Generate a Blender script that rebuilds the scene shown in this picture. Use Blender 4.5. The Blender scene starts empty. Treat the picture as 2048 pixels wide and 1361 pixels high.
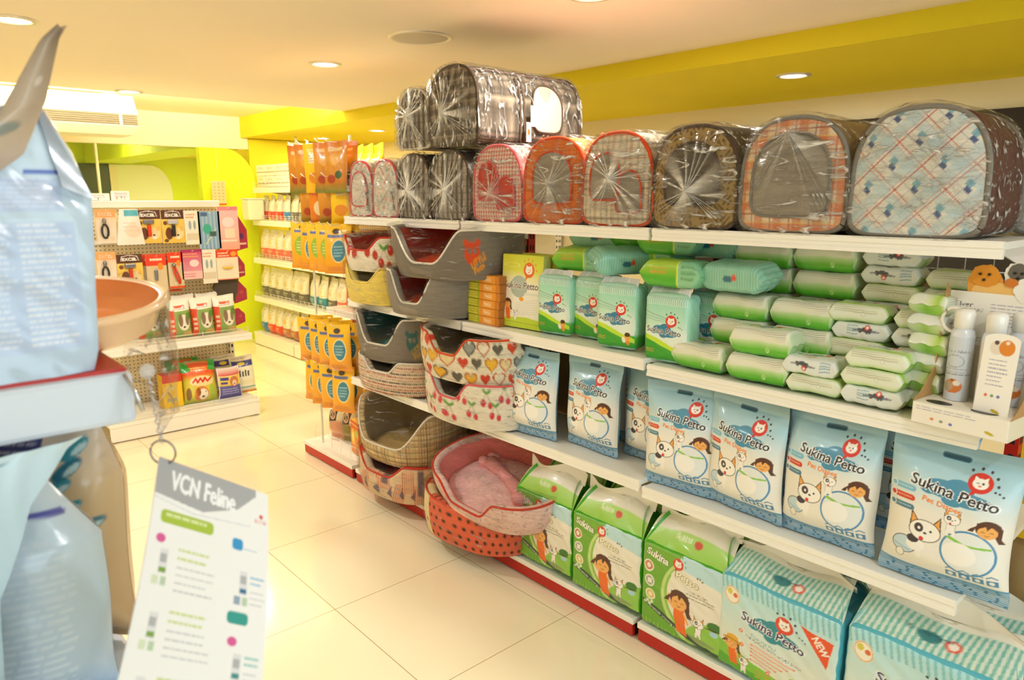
import bpy, math, random
import numpy as np
PI = math.pi
rnd = random.Random(7)
S = bpy.context.scene
COL = S.collection

# ------------------------------------------------------------------ camera
cam_d = bpy.data.cameras.new('camera'); cam = bpy.data.objects.new('camera', cam_d); COL.objects.link(cam)
cam_d.sensor_width = 36.0; cam_d.lens = 1433.0 / 2048.0 * 36.0
cam.location = (0, 0, 1.5)
cam.rotation_euler = (math.radians(90 - 11.3), 0, math.radians(-41.9))
cam_d.clip_start = 0.02; cam_d.clip_end = 60
cam_d.dof.use_dof = True; cam_d.dof.focus_distance = 2.3; cam_d.dof.aperture_fstop = 6.3
S.camera = cam
# ------------------------------------------------------------------ view, world
S.view_settings.view_transform = 'Standard'; S.view_settings.look = 'None'
S.view_settings.gamma = 1.0; S.view_settings.exposure = 0.42
try: S.view_settings.use_curve_mapping = False
except Exception: pass
S.cycles.use_denoising = True
S.cycles.max_bounces = 9; S.cycles.diffuse_bounces = 5; S.cycles.glossy_bounces = 4
S.cycles.transparent_max_bounces = 24; S.cycles.transmission_bounces = 6
S.cycles.sample_clamp_indirect = 4.0; S.cycles.caustics_reflective = False; S.cycles.caustics_refractive = False
w = bpy.data.worlds.new('world'); S.world = w; w.use_nodes = True
w.node_tree.nodes['Background'].inputs[0].default_value = (0.75, 0.86, 1.0, 1)
w.node_tree.nodes['Background'].inputs[1].default_value = 1.2

def lamp(name, kind, loc, energy, color, size=0.2, rot=(0, 0, 0), shape='DISK', sy=None, parent=None, spread=None):
    d = bpy.data.lights.new(name, kind); d.energy = energy; d.color = color
    if kind == 'AREA':
        d.shape = shape; d.size = size
        if sy: d.size_y = sy
        if spread: d.spread = spread
    o = bpy.data.objects.new(name, d); COL.objects.link(o); o.location = loc; o.rotation_euler = rot
    if parent: o.parent = parent
    return o
WARM = (1.0, 0.89, 0.66); MILD = (0.88, 0.94, 1.0); COOL = (0.74, 0.88, 1.0)
# cool lamp added for the foreground, standing in for daylight from an unseen window
lamp('window_fill', 'AREA', (0.2, -1.90, 1.35), 19, COOL, 3.4, (math.radians(90), 0, 0), 'RECTANGLE', 1.6)
# cove strip hidden above the ceiling step, washing the raised ceiling
lamp('cove_light', 'AREA', (1.2, 5.50, 2.19), 190, (1.0, 0.93, 0.66), 3.4, (math.radians(162), 0, 0), 'RECTANGLE', 0.05)

# ------------------------------------------------------------------ colour helpers
def lin(c): return c / 12.92 if c <= 0.04045 else ((c + 0.055) / 1.055) ** 2.4
def hx(s): return tuple(lin(int(s[i:i + 2], 16) / 255.0) for i in (0, 2, 4))

# ------------------------------------------------------------------ materials
M = {}
def base_mat(name):
    m = bpy.data.materials.new(name); m.use_nodes = True; M[name] = m
    return m, m.node_tree.nodes, m.node_tree.links, m.node_tree.nodes['Principled BSDF']
def bump(n, l, b, scale, strength, dist=0.01, detail=3, kind='noise', stretch=None):
    tc = n.new('ShaderNodeTexCoord'); t = n.new('ShaderNodeTexNoise'); t.inputs['Scale'].default_value = scale
    t.inputs['Detail'].default_value = detail
    src = tc.outputs['Object']
    if stretch:
        mp = n.new('ShaderNodeMapping'); mp.inputs['Scale'].default_value = stretch; l.new(src, mp.inputs[0]); src = mp.outputs[0]
    l.new(src, t.inputs['Vector'])
    bp = n.new('ShaderNodeBump'); bp.inputs['Strength'].default_value = strength; bp.inputs['Distance'].default_value = dist
    l.new(t.outputs[0], bp.inputs['Height']); l.new(bp.outputs[0], b.inputs['Normal'])
    return t
def mat(name, col, rough=0.5, metal=0.0, spec=0.5, bmp=None, coat=0.0, emit=None, vary=0.0):
    m, n, l, b = base_mat(name)
    c = hx(col) if isinstance(col, str) else col
    b.inputs['Base Color'].default_value = (*c, 1); b.inputs['Roughness'].default_value = rough
    b.inputs['Metallic'].default_value = metal; b.inputs['Specular IOR Level'].default_value = spec
    b.inputs['Coat Weight'].default_value = coat; b.inputs['Coat Roughness'].default_value = 0.08
    if emit: b.inputs['Emission Color'].default_value = (*hx(emit[0]), 1); b.inputs['Emission Strength'].default_value = emit[1]
    if bmp: bump(n, l, b, *bmp)
    if vary:
        tc = n.new('ShaderNodeTexCoord'); t = n.new('ShaderNodeTexNoise'); t.inputs['Scale'].default_value = 2.5
        l.new(tc.outputs['Object'], t.inputs['Vector'])
        h = n.new('ShaderNodeHueSaturation'); h.inputs['Color'].default_value = (*c, 1)
        mr = n.new('ShaderNodeMapRange'); mr.inputs[3].default_value = 1 - vary; mr.inputs[4].default_value = 1 + vary
        l.new(t.outputs[0], mr.inputs[0]); l.new(mr.outputs[0], h.inputs['Value']); l.new(h.outputs[0], b.inputs['Base Color'])
    return m
def vmat(name, rough=0.4, spec=0.5, coat=0.0, bmp=None, metal=0.0):
    """printed surface: colour from the mesh's own print attribute"""
    m, n, l, b = base_mat(name)
    a = n.new('ShaderNodeAttribute'); a.attribute_name = 'Print'
    l.new(a.outputs['Color'], b.inputs['Base Color'])
    b.inputs['Roughness'].default_value = rough; b.inputs['Specular IOR Level'].default_value = spec
    b.inputs['Coat Weight'].default_value = coat; b.inputs['Coat Roughness'].default_value = 0.1; b.inputs['Metallic'].default_value = metal
    if bmp: bump(n, l, b, *bmp)
    return m
vmat('print_film', 0.32, 0.5, 0.25, (14, 0.35, 0.012))
vmat('print_card', 0.5, 0.4, 0.0)
vmat('print_fabric', 0.85, 0.2, 0.0, (260, 0.35, 0.002))
vmat('print_foil', 0.25, 0.6, 0.4, (9, 0.5, 0.02))
mat('white_metal', 'f6f2e8', 0.35, 0, 0.5, vary=0.015)
mat('cool_lit_white_metal', 'd3dbe6', 0.35)  # white shelf metal with the cool foreground light put into its colour
mat('red_metal', 'b81c0c', 0.4)
mat('dark_slot', '1c0c0a', 0.8)
mat('wire', 'f4efe2', 0.3, 0.0, 0.5)
mat('chrome', 'd8d8dc', 0.18, 1.0)
mat('grey_metal', '8d8d90', 0.35, 0.8)
mat('black_rubber', '1d1b18', 0.7)
mat('ceiling_paint', 'f7ebd4', 0.9, vary=0.012)
mat('cream_paint', 'f2e6c2', 0.8)
mat('beam_paint', 'f3e6c0', 0.8)
mat('green_paint', 'e8d61a', 0.75, vary=0.02)
mat('lime_paint', 'dcec20', 0.75, vary=0.02)
mat('pale_wall', 'f0f0c8', 0.85)
mat('dark_panel', '4a5240', 0.3)
mat('dark_strip', '2a2318', 0.7)
mat('board', 'f1e9cf', 0.6)
mat('lamp_trim', 'e4dccb', 0.3, 0.4)
mat('lamp_glow', 'fff4e0', 0.5, emit=('fff0d2', 12.0))
mat('speaker_grey', 'cfc6b2', 0.6, bmp=(900, 0.6, 0.002))
mat('ac_white', 'f3efdf', 0.45)
mat('ac_dark', '3e301a', 0.5)
mat('ac_slat', '8a7448', 0.5)
mat('card_white', 'f5f2ea', 0.5)
mat('kraft', 'b98e58', 0.8)
mat('mesh_grey', 'a2988a', 0.65, bmp=(500, 0.8, 0.002))
mat('mesh_dark', '62584a', 0.65, bmp=(500, 0.8, 0.002))
mat('pvc_window', 'd6c9ae', 0.08, 0, 0.8, coat=0.6)
mat('orange_plastic', 'f79a55', 0.22, 0, 0.5, coat=0.4)
mat('peach_plastic', 'fbd0a0', 0.25, 0, 0.5, coat=0.3)
mat('bottle_silver', 'c9d0da', 0.25, 0.3)
mat('cap_clear', 'efece4', 0.15, 0, 0.5, coat=0.5)
mat('black_plastic', '2a2826', 0.35)
mat('blade_red', 'd5401e', 0.35)
mat('yellow_plastic', 'f3c41c', 0.4)
for nm, c in dict(lining_red='d84a30', lining_plaid='c8482c', lining_yellow='f6dc78', lining_teal='3c7268', lining_brown='a48c62', lining_pink='f28a82', lining_cream='e8cfa0',
                  piping_white='eee6d8', piping_red='d2402a', piping_grey='8d877e', piping_orange='e0542a', piping_pink='e86a70', piping_brown='5a4a3c',
                  fabric_grey='82796b', fabric_dark='5a5044', fabric_brown='6a4030', fabric_orange='e2813e', fabric_tan='a88c60', fabric_white='efe6da', cushion_pink='f0a6a8',
                  cushion_brown='ac9058', cushion_red='e0512e', cushion_teal='44807a', cushion_yellow='f6d874').items():
    mat(nm, c, 0.9, 0, 0.15, bmp=(180, 0.5, 0.003), vary=0.06)

def film_material(name, base, white, scale, stretch=None, strength=0.8, lo=0.52, hi=0.66, tint=(0.985, 0.98, 0.96)):
    """clear crinkled plastic film: see-through and glossy, white crease highlights painted in"""
    m, n, l, b = base_mat(name)
    b.inputs['Roughness'].default_value = 0.14
    b.inputs['Specular IOR Level'].default_value = 1.0
    out = n['Material Output']; mx = n.new('ShaderNodeMixShader'); tr = n.new('ShaderNodeBsdfTransparent')
    tr.inputs[0].default_value = (*tint, 1)
    tc = n.new('ShaderNodeTexCoord'); t = n.new('ShaderNodeTexNoise'); t.inputs['Scale'].default_value = scale; t.inputs['Detail'].default_value = 5
    t.inputs['Distortion'].default_value = 1.2
    src = tc.outputs['Object']
    if stretch:
        mp = n.new('ShaderNodeMapping'); mp.inputs['Scale'].default_value = stretch; l.new(src, mp.inputs[0]); src = mp.outputs[0]
    l.new(src, t.inputs['Vector'])
    bp = n.new('ShaderNodeBump'); bp.inputs['Strength'].default_value = strength; bp.inputs['Distance'].default_value = 0.02
    l.new(t.outputs[0], bp.inputs['Height']); l.new(bp.outputs[0], b.inputs['Normal'])
    lw = n.new('ShaderNodeLayerWeight'); lw.inputs[0].default_value = 0.2; l.new(bp.outputs[0], lw.inputs['Normal'])
    mr = n.new('ShaderNodeMapRange'); mr.inputs[1].default_value = lo; mr.inputs[2].default_value = hi; mr.inputs[3].default_value = 0; mr.inputs[4].default_value = white  # noise streaks whiten the film colour as crease highlights
    l.new(t.outputs[0], mr.inputs[0])
    a = n.new('ShaderNodeAttribute'); a.attribute_name = 'Print'
    bc_ = n.new('ShaderNodeMixRGB'); bc_.inputs[1].default_value = (.10, .09, .08, 1); bc_.inputs[2].default_value = (.95, .92, .86, 1); mxm = n.new('ShaderNodeMath'); mxm.operation = 'MAXIMUM'; l.new(a.outputs['Fac'], mxm.inputs[0]); l.new(mr.outputs[0], mxm.inputs[1]); l.new(mxm.outputs[0], bc_.inputs[0]); l.new(bc_.outputs[0], b.inputs['Base Color'])
    ad = n.new('ShaderNodeMath'); ad.operation = 'MULTIPLY_ADD'; l.new(lw.outputs['Fresnel'], ad.inputs[0]); ad.inputs[1].default_value = 0.22; l.new(mr.outputs[0], ad.inputs[2])
    a2 = n.new('ShaderNodeMath'); a2.operation = 'MULTIPLY_ADD'; l.new(a.outputs['Fac'], a2.inputs[0]); a2.inputs[1].default_value = 0.55; l.new(ad.outputs[0], a2.inputs[2])
    a3 = n.new('ShaderNodeMath'); a3.operation = 'ADD'; a3.use_clamp = True; l.new(a2.outputs[0], a3.inputs[0]); a3.inputs[1].default_value = base
    l.new(a3.outputs[0], mx.inputs[0]); l.new(tr.outputs[0], mx.inputs[1]); l.new(b.outputs[0], mx.inputs[2]); l.new(mx.outputs[0], out.inputs[0])
    return m
film_material('film_clear', 0.06, 0.85, 30, (.4, 1, 1.6), 1.5, .55, .69)
film_material('film_soft', 0.06, 0.85, 34, (1.3, 1, .45), 1.4, .52, .68)
film_material('film_bed', 0.035, 0.55, 24, (.5, .5, 2.4), 1.3, .58, .72)
# glass
m, n, l, b = base_mat('glass')
mx = n.new('ShaderNodeMixShader'); tr = n.new('ShaderNodeBsdfTransparent'); lw = n.new('ShaderNodeLayerWeight'); lw.inputs[0].default_value = 0.25
b.inputs['Base Color'].default_value = (0.9, 0.95, 0.9, 1); b.inputs['Roughness'].default_value = 0.02; b.inputs['Specular IOR Level'].default_value = 0.8
tr.inputs[0].default_value = (0.96, 0.99, 0.95, 1)
mu = n.new('ShaderNodeMath'); mu.operation = 'MULTIPLY'; mu.inputs[1].default_value = 0.5; l.new(lw.outputs['Fresnel'], mu.inputs[0])
l.new(mu.outputs[0], mx.inputs[0]); l.new(tr.outputs[0], mx.inputs[1]); l.new(b.outputs[0], mx.inputs[2]); l.new(mx.outputs[0], n['Material Output'].inputs[0])
m, n, l, b = base_mat('clear_plastic')
mx = n.new('ShaderNodeMixShader'); tr = n.new('ShaderNodeBsdfTransparent'); mx.inputs[0].default_value = 0.3
b.inputs['Base Color'].default_value = (0.9, 0.9, 0.92, 1); b.inputs['Roughness'].default_value = 0.1
l.new(tr.outputs[0], mx.inputs[1]); l.new(b.outputs[0], mx.inputs[2]); l.new(mx.outputs[0], n['Material Output'].inputs[0])

def math_node(n, l, op, a, b=None, clamp=False):
    k = n.new('ShaderNodeMath'); k.operation = op; k.use_clamp = clamp
    for i, q in enumerate((a, b)):
        if q is None: continue
        if hasattr(q, 'is_output'): l.new(q, k.inputs[i])
        else: k.inputs[i].default_value = q
    return k.outputs[0]
# polished floor tiles, 0.6 m, thin dark joints
m, n, l, b = base_mat('floor_tile')
tc = n.new('ShaderNodeTexCoord'); sx = n.new('ShaderNodeSeparateXYZ'); l.new(tc.outputs['Object'], sx.inputs[0])
def joint(src, off):
    f = math_node(n, l, 'FRACT', math_node(n, l, 'DIVIDE', math_node(n, l, 'SUBTRACT', src, off), 0.6))
    return math_node(n, l, 'GREATER_THAN', math_node(n, l, 'ABSOLUTE', math_node(n, l, 'SUBTRACT', f, 0.5)), 0.4978)
jt = math_node(n, l, 'MAXIMUM', joint(sx.outputs[0], 0.52), joint(sx.outputs[1], 0.43))
ns = n.new('ShaderNodeTexNoise'); ns.inputs['Scale'].default_value = 3.0; ns.inputs['Detail'].default_value = 6; l.new(tc.outputs['Object'], ns.inputs['Vector'])
cr = n.new('ShaderNodeMixRGB'); cr.inputs[1].default_value = (*hx('f6e6c2'), 1); cr.inputs[2].default_value = (*hx('f8ecd0'), 1); l.new(ns.outputs[0], cr.inputs[0])
cm = n.new('ShaderNodeMixRGB'); cm.inputs[2].default_value = (*hx('a98a55'), 1); l.new(cr.outputs[0], cm.inputs[1]); l.new(jt, cm.inputs[0])
l.new(cm.outputs[0], b.inputs['Base Color']); b.inputs['Roughness'].default_value = 0.13; b.inputs['Specular IOR Level'].default_value = 0.6
# pegboard: rows of small dark holes
def pegboard(name, col, pitch, r, ax=(0, 2)):
    m, n, l, b = base_mat(name)
    tc = n.new('ShaderNodeTexCoord'); sx = n.new('ShaderNodeSeparateXYZ'); l.new(tc.outputs['Object'], sx.inputs[0])
    def cell(s):
        f = math_node(n, l, 'FRACT', math_node(n, l, 'DIVIDE', s, pitch))
        d = math_node(n, l, 'SUBTRACT', f, 0.5); return math_node(n, l, 'MULTIPLY', d, d)
    d2 = math_node(n, l, 'ADD', cell(sx.outputs[ax[0]]), cell(sx.outputs[ax[1]]))
    h = math_node(n, l, 'LESS_THAN', d2, (r / pitch) ** 2)
    cm = n.new('ShaderNodeMixRGB'); cm.inputs[1].default_value = (*hx(col), 1); cm.inputs[2].default_value = (*hx('6b5632'), 1); l.new(h, cm.inputs[0])
    l.new(cm.outputs[0], b.inputs['Base Color']); b.inputs['Roughness'].default_value = 0.45
pegboard('pegboard', 'ecdcb4', 0.025, 0.0042)
# grooved board panel (vertical joints)
m, n, l, b = base_mat('grooved_board')
tc = n.new('ShaderNodeTexCoord'); sx = n.new('ShaderNodeSeparateXYZ'); l.new(tc.outputs['Object'], sx.inputs[0])
f = math_node(n, l, 'FRACT', math_node(n, l, 'DIVIDE', sx.outputs[1], 0.05)); g = math_node(n, l, 'LESS_THAN', f, 0.07)
cm = n.new('ShaderNodeMixRGB'); cm.inputs[1].default_value = (*hx('f3ead0'), 1); cm.inputs[2].default_value = (*hx('b39a68'), 1); l.new(g, cm.inputs[0])
l.new(cm.outputs[0], b.inputs['Base Color']); b.inputs['Roughness'].default_value = 0.5

# ------------------------------------------------------------------ mesh building
class MB:
    def __init__(s): s.v = []; s.f = []; s.m = []; s.c = []; s.s = []
    def add(s, V, F, mi=0, col=(1, 1, 1), smooth=False, cols=None):
        o = len(s.v); s.v.extend([tuple(map(float, p)) for p in V]); s.f.extend([tuple(i + o for i in f) for f in F])
        s.m.extend([mi] * len(F)); s.s.extend([smooth] * len(F))
        s.c.extend([tuple(c) for c in cols] if cols is not None else [col] * len(V)); return s
    def box(s, x0, x1, y0, y1, z0, z1, mi=0, col=(1, 1, 1)):
        V = [(x, y, z) for z in (z0, z1) for y in (y0, y1) for x in (x0, x1)]
        return s.add(V, [(0, 2, 3, 1), (4, 5, 7, 6), (0, 1, 5, 4), (2, 6, 7, 3), (0, 4, 6, 2), (1, 3, 7, 5)], mi, col)
    def grid(s, fn, nu, nv, cv=None, mi=0, col=(1, 1, 1), flip=False, wrapu=False, cuv=None, smooth=True):
        u = np.linspace(0, 1, nu + 1); v = np.linspace(0, 1, nv + 1); U, V = np.meshgrid(u, v)
        X, Y, Z = fn(U, V); P = np.stack([X + 0 * U, Y + 0 * U, Z + 0 * U], -1).reshape(-1, 3)
        i = np.arange(nu)[None, :] + (nu + 1) * np.arange(nv)[:, None]; i = i.ravel()
        F = np.stack([i, i + 1, i + nu + 2, i + nu + 1], -1)
        if flip: F = F[:, ::-1]
        cols = None
        if cv is not None:
            a, b = (U, V) if cuv is None else cuv(U, V, X, Y, Z)
            cols = cv.sample(a.ravel(), b.ravel())
        return s.add(P.tolist(), F.tolist(), mi, col, smooth, None if cols is None else cols.tolist())
    def tube(s, pts, r, n=6, closed=False, mi=0, col=(1, 1, 1)):
        P = np.array(pts, float); N = len(P); V = []; F = []
        for i in range(N):
            a = P[(i - 1) % N] if (closed or i) else P[0]; c = P[(i + 1) % N] if (closed or i < N - 1) else P[-1]
            t = c - a; t /= (np.linalg.norm(t) + 1e-12)
            h = np.array([0, 0, 1.]) if abs(t[2]) < 0.85 else np.array([1., 0, 0])
            e = np.cross(t, h); e /= np.linalg.norm(e); g = np.cross(e, t)
            for k in range(n):
                q = 2 * PI * k / n; V.append(P[i] + r * (math.cos(q) * e + math.sin(q) * g))
        for i in range(N if closed else N - 1):
            for k in range(n):
                a = i * n + k; b = i * n + (k + 1) % n; j = ((i + 1) % N) * n
                F.append((a, b, j + (k + 1) % n, j + k))
        if not closed: F.append(tuple(range(n))[::-1]); F.append(tuple((N - 1) * n + k for k in range(n)))
        return s.add(V, F, mi, col, True)
    def lathe(s, prof, n=32, mi=0, col=(1, 1, 1), sx=1, sy=1, c=(0, 0, 0), smooth=True):
        V = []; F = []
        for r, z in prof:
            for k in range(n):
                q = 2 * PI * k / n; V.append((c[0] + r * sx * math.cos(q), c[1] + r * sy * math.sin(q), c[2] + z))
        for i in range(len(prof) - 1):
            for k in range(n):
                a = i * n + k; b = i * n + (k + 1) % n; F.append((a, b, b + n, a + n))
        return s.add(V, F, mi, col, smooth)
    def poly(s, pts, axis, a, b, mi=0, col=(1, 1, 1)):
        """prism: pts 2D outline extruded along axis ('x','y','z') from a to b"""
        def q(p, t): return {'x': (t, p[0], p[1]), 'y': (p[0], t, p[1]), 'z': (p[0], p[1], t)}[axis]
        N = len(pts); V = [q(p, a) for p in pts] + [q(p, b) for p in pts]
        F = [tuple(range(N)), tuple(range(N, 2 * N))[::-1]] + [(i, i + N, (i + 1) % N + N, (i + 1) % N) for i in range(N)]
        return s.add(V, F, mi, col)
    def build(s, name, mats, parent=None, bevel=0, loc=None):
        me = bpy.data.meshes.new(name); me.from_pydata(s.v, [], s.f)
        if not isinstance(mats, (list, tuple)): mats = [mats]
        for k in mats: me.materials.append(M[k])
        me.polygons.foreach_set('material_index', s.m); me.polygons.foreach_set('use_smooth', s.s)
        at = me.color_attributes.new('Print', 'FLOAT_COLOR', 'POINT')
        c = np.ones((len(s.v), 4), np.float32); c[:, :3] = np.array(s.c, np.float32); at.data.foreach_set('color', c.ravel())
        me.update()
        o = bpy.data.objects.new(name, me); COL.objects.link(o)
        if parent: o.parent = parent
        if loc is not None: o.location = loc
        if bevel:
            b = o.modifiers.new('bevel', 'BEVEL'); b.width = bevel; b.segments = 2; b.limit_method = 'ANGLE'; b.angle_limit = math.radians(50)
        return o
def tag(o, label=None, cat=None, group=None, kind=None):
    if label: o['label'] = label
    if cat: o['category'] = cat
    if group: o['group'] = group
    if kind: o['kind'] = kind
    return o
def thing(name, label, cat, loc=(0, 0, 0), rz=0, group=None, rot=None):
    o = bpy.data.objects.new(name, None); COL.objects.link(o); o.empty_display_size = 0.05
    o.location = loc; o.rotation_euler = rot if rot else (0, 0, rz); return tag(o, label, cat, group)
def dup(o, loc=None, rot=None, label=None, group=None, scale=None):
    def cp(a, par):
        c = a.copy(); COL.objects.link(c)
        if par: c.parent = par
        for ch in list(a.children):
            if ch.name in bpy.data.objects: cp(ch, c)
        return c
    r = cp(o, None)
    if loc is not None: r.location = loc
    if rot is not None: r.rotation_euler = rot
    if scale is not None: r.scale = scale
    if label: r['label'] = label
    if group: r['group'] = group
    return r
def place(o, loc, rot=(0, 0, 0), label=None, group=None, scale=None, cat=None):
    """first use of a prototype: put it itself; later uses copy it"""
    if not o.get('used'):
        o['used'] = 1; o.location = loc; o.rotation_euler = rot
        if scale is not None: o.scale = scale
        if label: o['label'] = label
        if group: o['group'] = group
        return o
    return dup(o, loc, rot, label, group, scale)
FX = (0, 0, -PI / 2)   # turned to face the aisle (towards -x)

# ------------------------------------------------------------------ print canvas (rasterised artwork for the packages)
_gl = {}
def glyphs(text):
    if text in _gl: return _gl[text]
    cu = bpy.data.curves.new('t', 'FONT'); cu.body = text; cu.resolution_u = 3; ob = bpy.data.objects.new('t', cu); COL.objects.link(ob)
    dg = bpy.context.evaluated_depsgraph_get(); me = ob.evaluated_get(dg).to_mesh(); me.calc_loop_triangles()
    V = np.array([v.co[:2] for v in me.vertices]) if len(me.vertices) else np.zeros((0, 2))
    T = np.array([t.vertices[:] for t in me.loop_triangles], int) if len(me.loop_triangles) else np.zeros((0, 3), int)
    ob.evaluated_get(dg).to_mesh_clear(); bpy.data.objects.remove(ob); bpy.data.curves.remove(cu)
    _gl[text] = (V, T); return V, T
class Cv:
    def __init__(s, W, H, n, bg='ffffff'):
        s.W = W; s.H = H; s.k = n / W; s.w = n; s.h = max(2, int(round(n * H / W))); s.a = np.empty((s.h, s.w, 3)); s.a[:] = hx(bg)
    def win(s, x0, y0, x1, y1):
        i0 = max(0, int(x0 * s.k)); i1 = min(s.w, int(x1 * s.k) + 2); j0 = max(0, int(y0 * s.k)); j1 = min(s.h, int(y1 * s.k) + 2)
        if i1 <= i0 or j1 <= j0: return None
        X, Y = np.meshgrid((np.arange(i0, i1) + .5) / s.k, (np.arange(j0, j1) + .5) / s.k)
        return (slice(j0, j1), slice(i0, i1)), X, Y
    def put(s, sl, m, c, al=1.0):
        c = np.array(hx(c) if isinstance(c, str) else c); a = s.a[sl]; mm = (np.clip(m.astype(float), 0, 1) * al)[..., None]; s.a[sl] = a * (1 - mm) + c * mm
    def grad(s, stops):
        """vertical gradient: [(y, hex), ...] in units"""
        y = (np.arange(s.h) + .5) / s.k; ys = [q[0] for q in stops]; cs = np.array([hx(q[1]) for q in stops])
        for k in range(3): s.a[:, :, k] = np.interp(y, ys, cs[:, k])[:, None]
        return s
    def rect(s, x0, y0, x1, y1, c, al=1, r=0):
        q = s.win(x0, y0, x1, y1)
        if q:
            sl, X, Y = q
            qx = np.abs(X - (x0 + x1) / 2) - (x1 - x0) / 2 + r; qy = np.abs(Y - (y0 + y1) / 2) - (y1 - y0) / 2 + r
            sd = np.hypot(np.maximum(qx, 0), np.maximum(qy, 0)) + np.minimum(np.maximum(qx, qy), 0) - r; s.put(sl, np.clip(.5 - sd * s.k, 0, 1), c, al)
        return s
    def ell(s, x, y, a, b, c, al=1, rot=0, ring=0):
        R = max(a, b) + ring; q = s.win(x - R, y - R, x + R, y + R)
        if q:
            sl, X, Y = q; ca, sa = math.cos(rot), math.sin(rot); dx, dy = X - x, Y - y
            u = (dx * ca + dy * sa) / a; v = (-dx * sa + dy * ca) / b; d = (np.hypot(u, v) - 1) * min(a, b)
            if ring: d = np.abs(d) - ring / 2
            s.put(sl, np.clip(.5 - d * s.k, 0, 1), c, al)
        return s
    def poly(s, P, c, al=1):
        P = np.array(P, float); q = s.win(P[:, 0].min(), P[:, 1].min(), P[:, 0].max(), P[:, 1].max())
        if q:
            sl, X, Y = q; ins = np.zeros(X.shape, bool); N = len(P)
            for i in range(N):
                (xa, ya), (xb, yb) = P[i], P[(i + 1) % N]
                if ya == yb: continue
                ins ^= ((ya > Y) != (yb > Y)) & (X < (xb - xa) * (Y - ya) / (yb - ya) + xa)
            s.put(sl, ins, c, al)
        return s
    def line(s, P, wd, c, al=1):
        for (xa, ya), (xb, yb) in zip(P[:-1], P[1:]):
            q = s.win(min(xa, xb) - wd, min(ya, yb) - wd, max(xa, xb) + wd, max(ya, yb) + wd)
            if not q: continue
            sl, X, Y = q; dx, dy = xb - xa, yb - ya; t = np.clip(((X - xa) * dx + (Y - ya) * dy) / (dx * dx + dy * dy + 1e-12), 0, 1)
            d = np.hypot(X - xa - t * dx, Y - ya - t * dy) - wd / 2; s.put(sl, np.clip(.5 - d * s.k, 0, 1), c, al)
        return s
    def text(s, t, x, y, h, c, width=None, rot=0, bold=0.0, center=True):
        V, T = glyphs(t)
        if not len(T): return s
        x0, x1 = V[:, 0].min(), V[:, 0].max(); sc = h / 0.72; sxx = sc if width is None else width / (x1 - x0)
        P = np.stack([(V[:, 0] - ((x0 + x1) / 2 if center else x0)) * sxx, (V[:, 1] - 0.34) * sc], -1)
        ca, sa = math.cos(rot), math.sin(rot); P = np.stack([x + P[:, 0] * ca - P[:, 1] * sa, y + P[:, 0] * sa + P[:, 1] * ca], -1)
        offs = [(0, 0)] if not bold else [(0, 0), (bold, 0), (-bold, 0), (0, bold), (0, -bold)]
        for ox, oy in offs:
            for t3 in T:
                A, B, C_ = P[t3[0]] + (ox, oy), P[t3[1]] + (ox, oy), P[t3[2]] + (ox, oy)
                q = s.win(min(A[0], B[0], C_[0]), min(A[1], B[1], C_[1]), max(A[0], B[0], C_[0]), max(A[1], B[1], C_[1]))
                if not q: continue
                sl, X, Y = q
                def e(a, b): return (b[0] - a[0]) * (Y - a[1]) - (b[1] - a[1]) * (X - a[0])
                e1, e2, e3 = e(A, B), e(B, C_), e(C_, A); m_ = ((e1 >= 0) & (e2 >= 0) & (e3 >= 0)) | ((e1 <= 0) & (e2 <= 0) & (e3 <= 0))
                s.put(sl, m_, c)
        return s
    def lines(s, x0, x1, y1, n, dy, wd, c, jag=0.2, al=1):
        """rows of small print"""
        r = random.Random(int(x0 * 97 + y1 * 31 + n))
        for i in range(n):
            x = x0; xe = x1 - (x1 - x0) * jag * r.random(); y = y1 - i * dy
            while x < xe:
                d = (x1 - x0) * (0.06 + 0.12 * r.random()); s.rect(x, y, min(x + d, xe), y + wd, c, al); x += d + (x1 - x0) * 0.025
        return s
    def field(s, fn):
        X, Y = np.meshgrid((np.arange(s.w) + .5) / s.k, (np.arange(s.h) + .5) / s.k); fn(s, X, Y); return s
    def sample(s, u, v):
        x = np.clip(u * s.w - .5, 0, s.w - 1.001); y = np.clip(v * s.h - .5, 0, s.h - 1.001); i = x.astype(int); j = y.astype(int); fx = (x - i)[:, None]; fy = (y - j)[:, None]
        a = s.a; return (a[j, i] * (1 - fx) + a[j, i + 1] * fx) * (1 - fy) + (a[j + 1, i] * (1 - fx) + a[j + 1, i + 1] * fx) * fy

SL = (slice(None), slice(None))
def mapped(s, m, c, al=1): s.put(SL, m, c, al)

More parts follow.
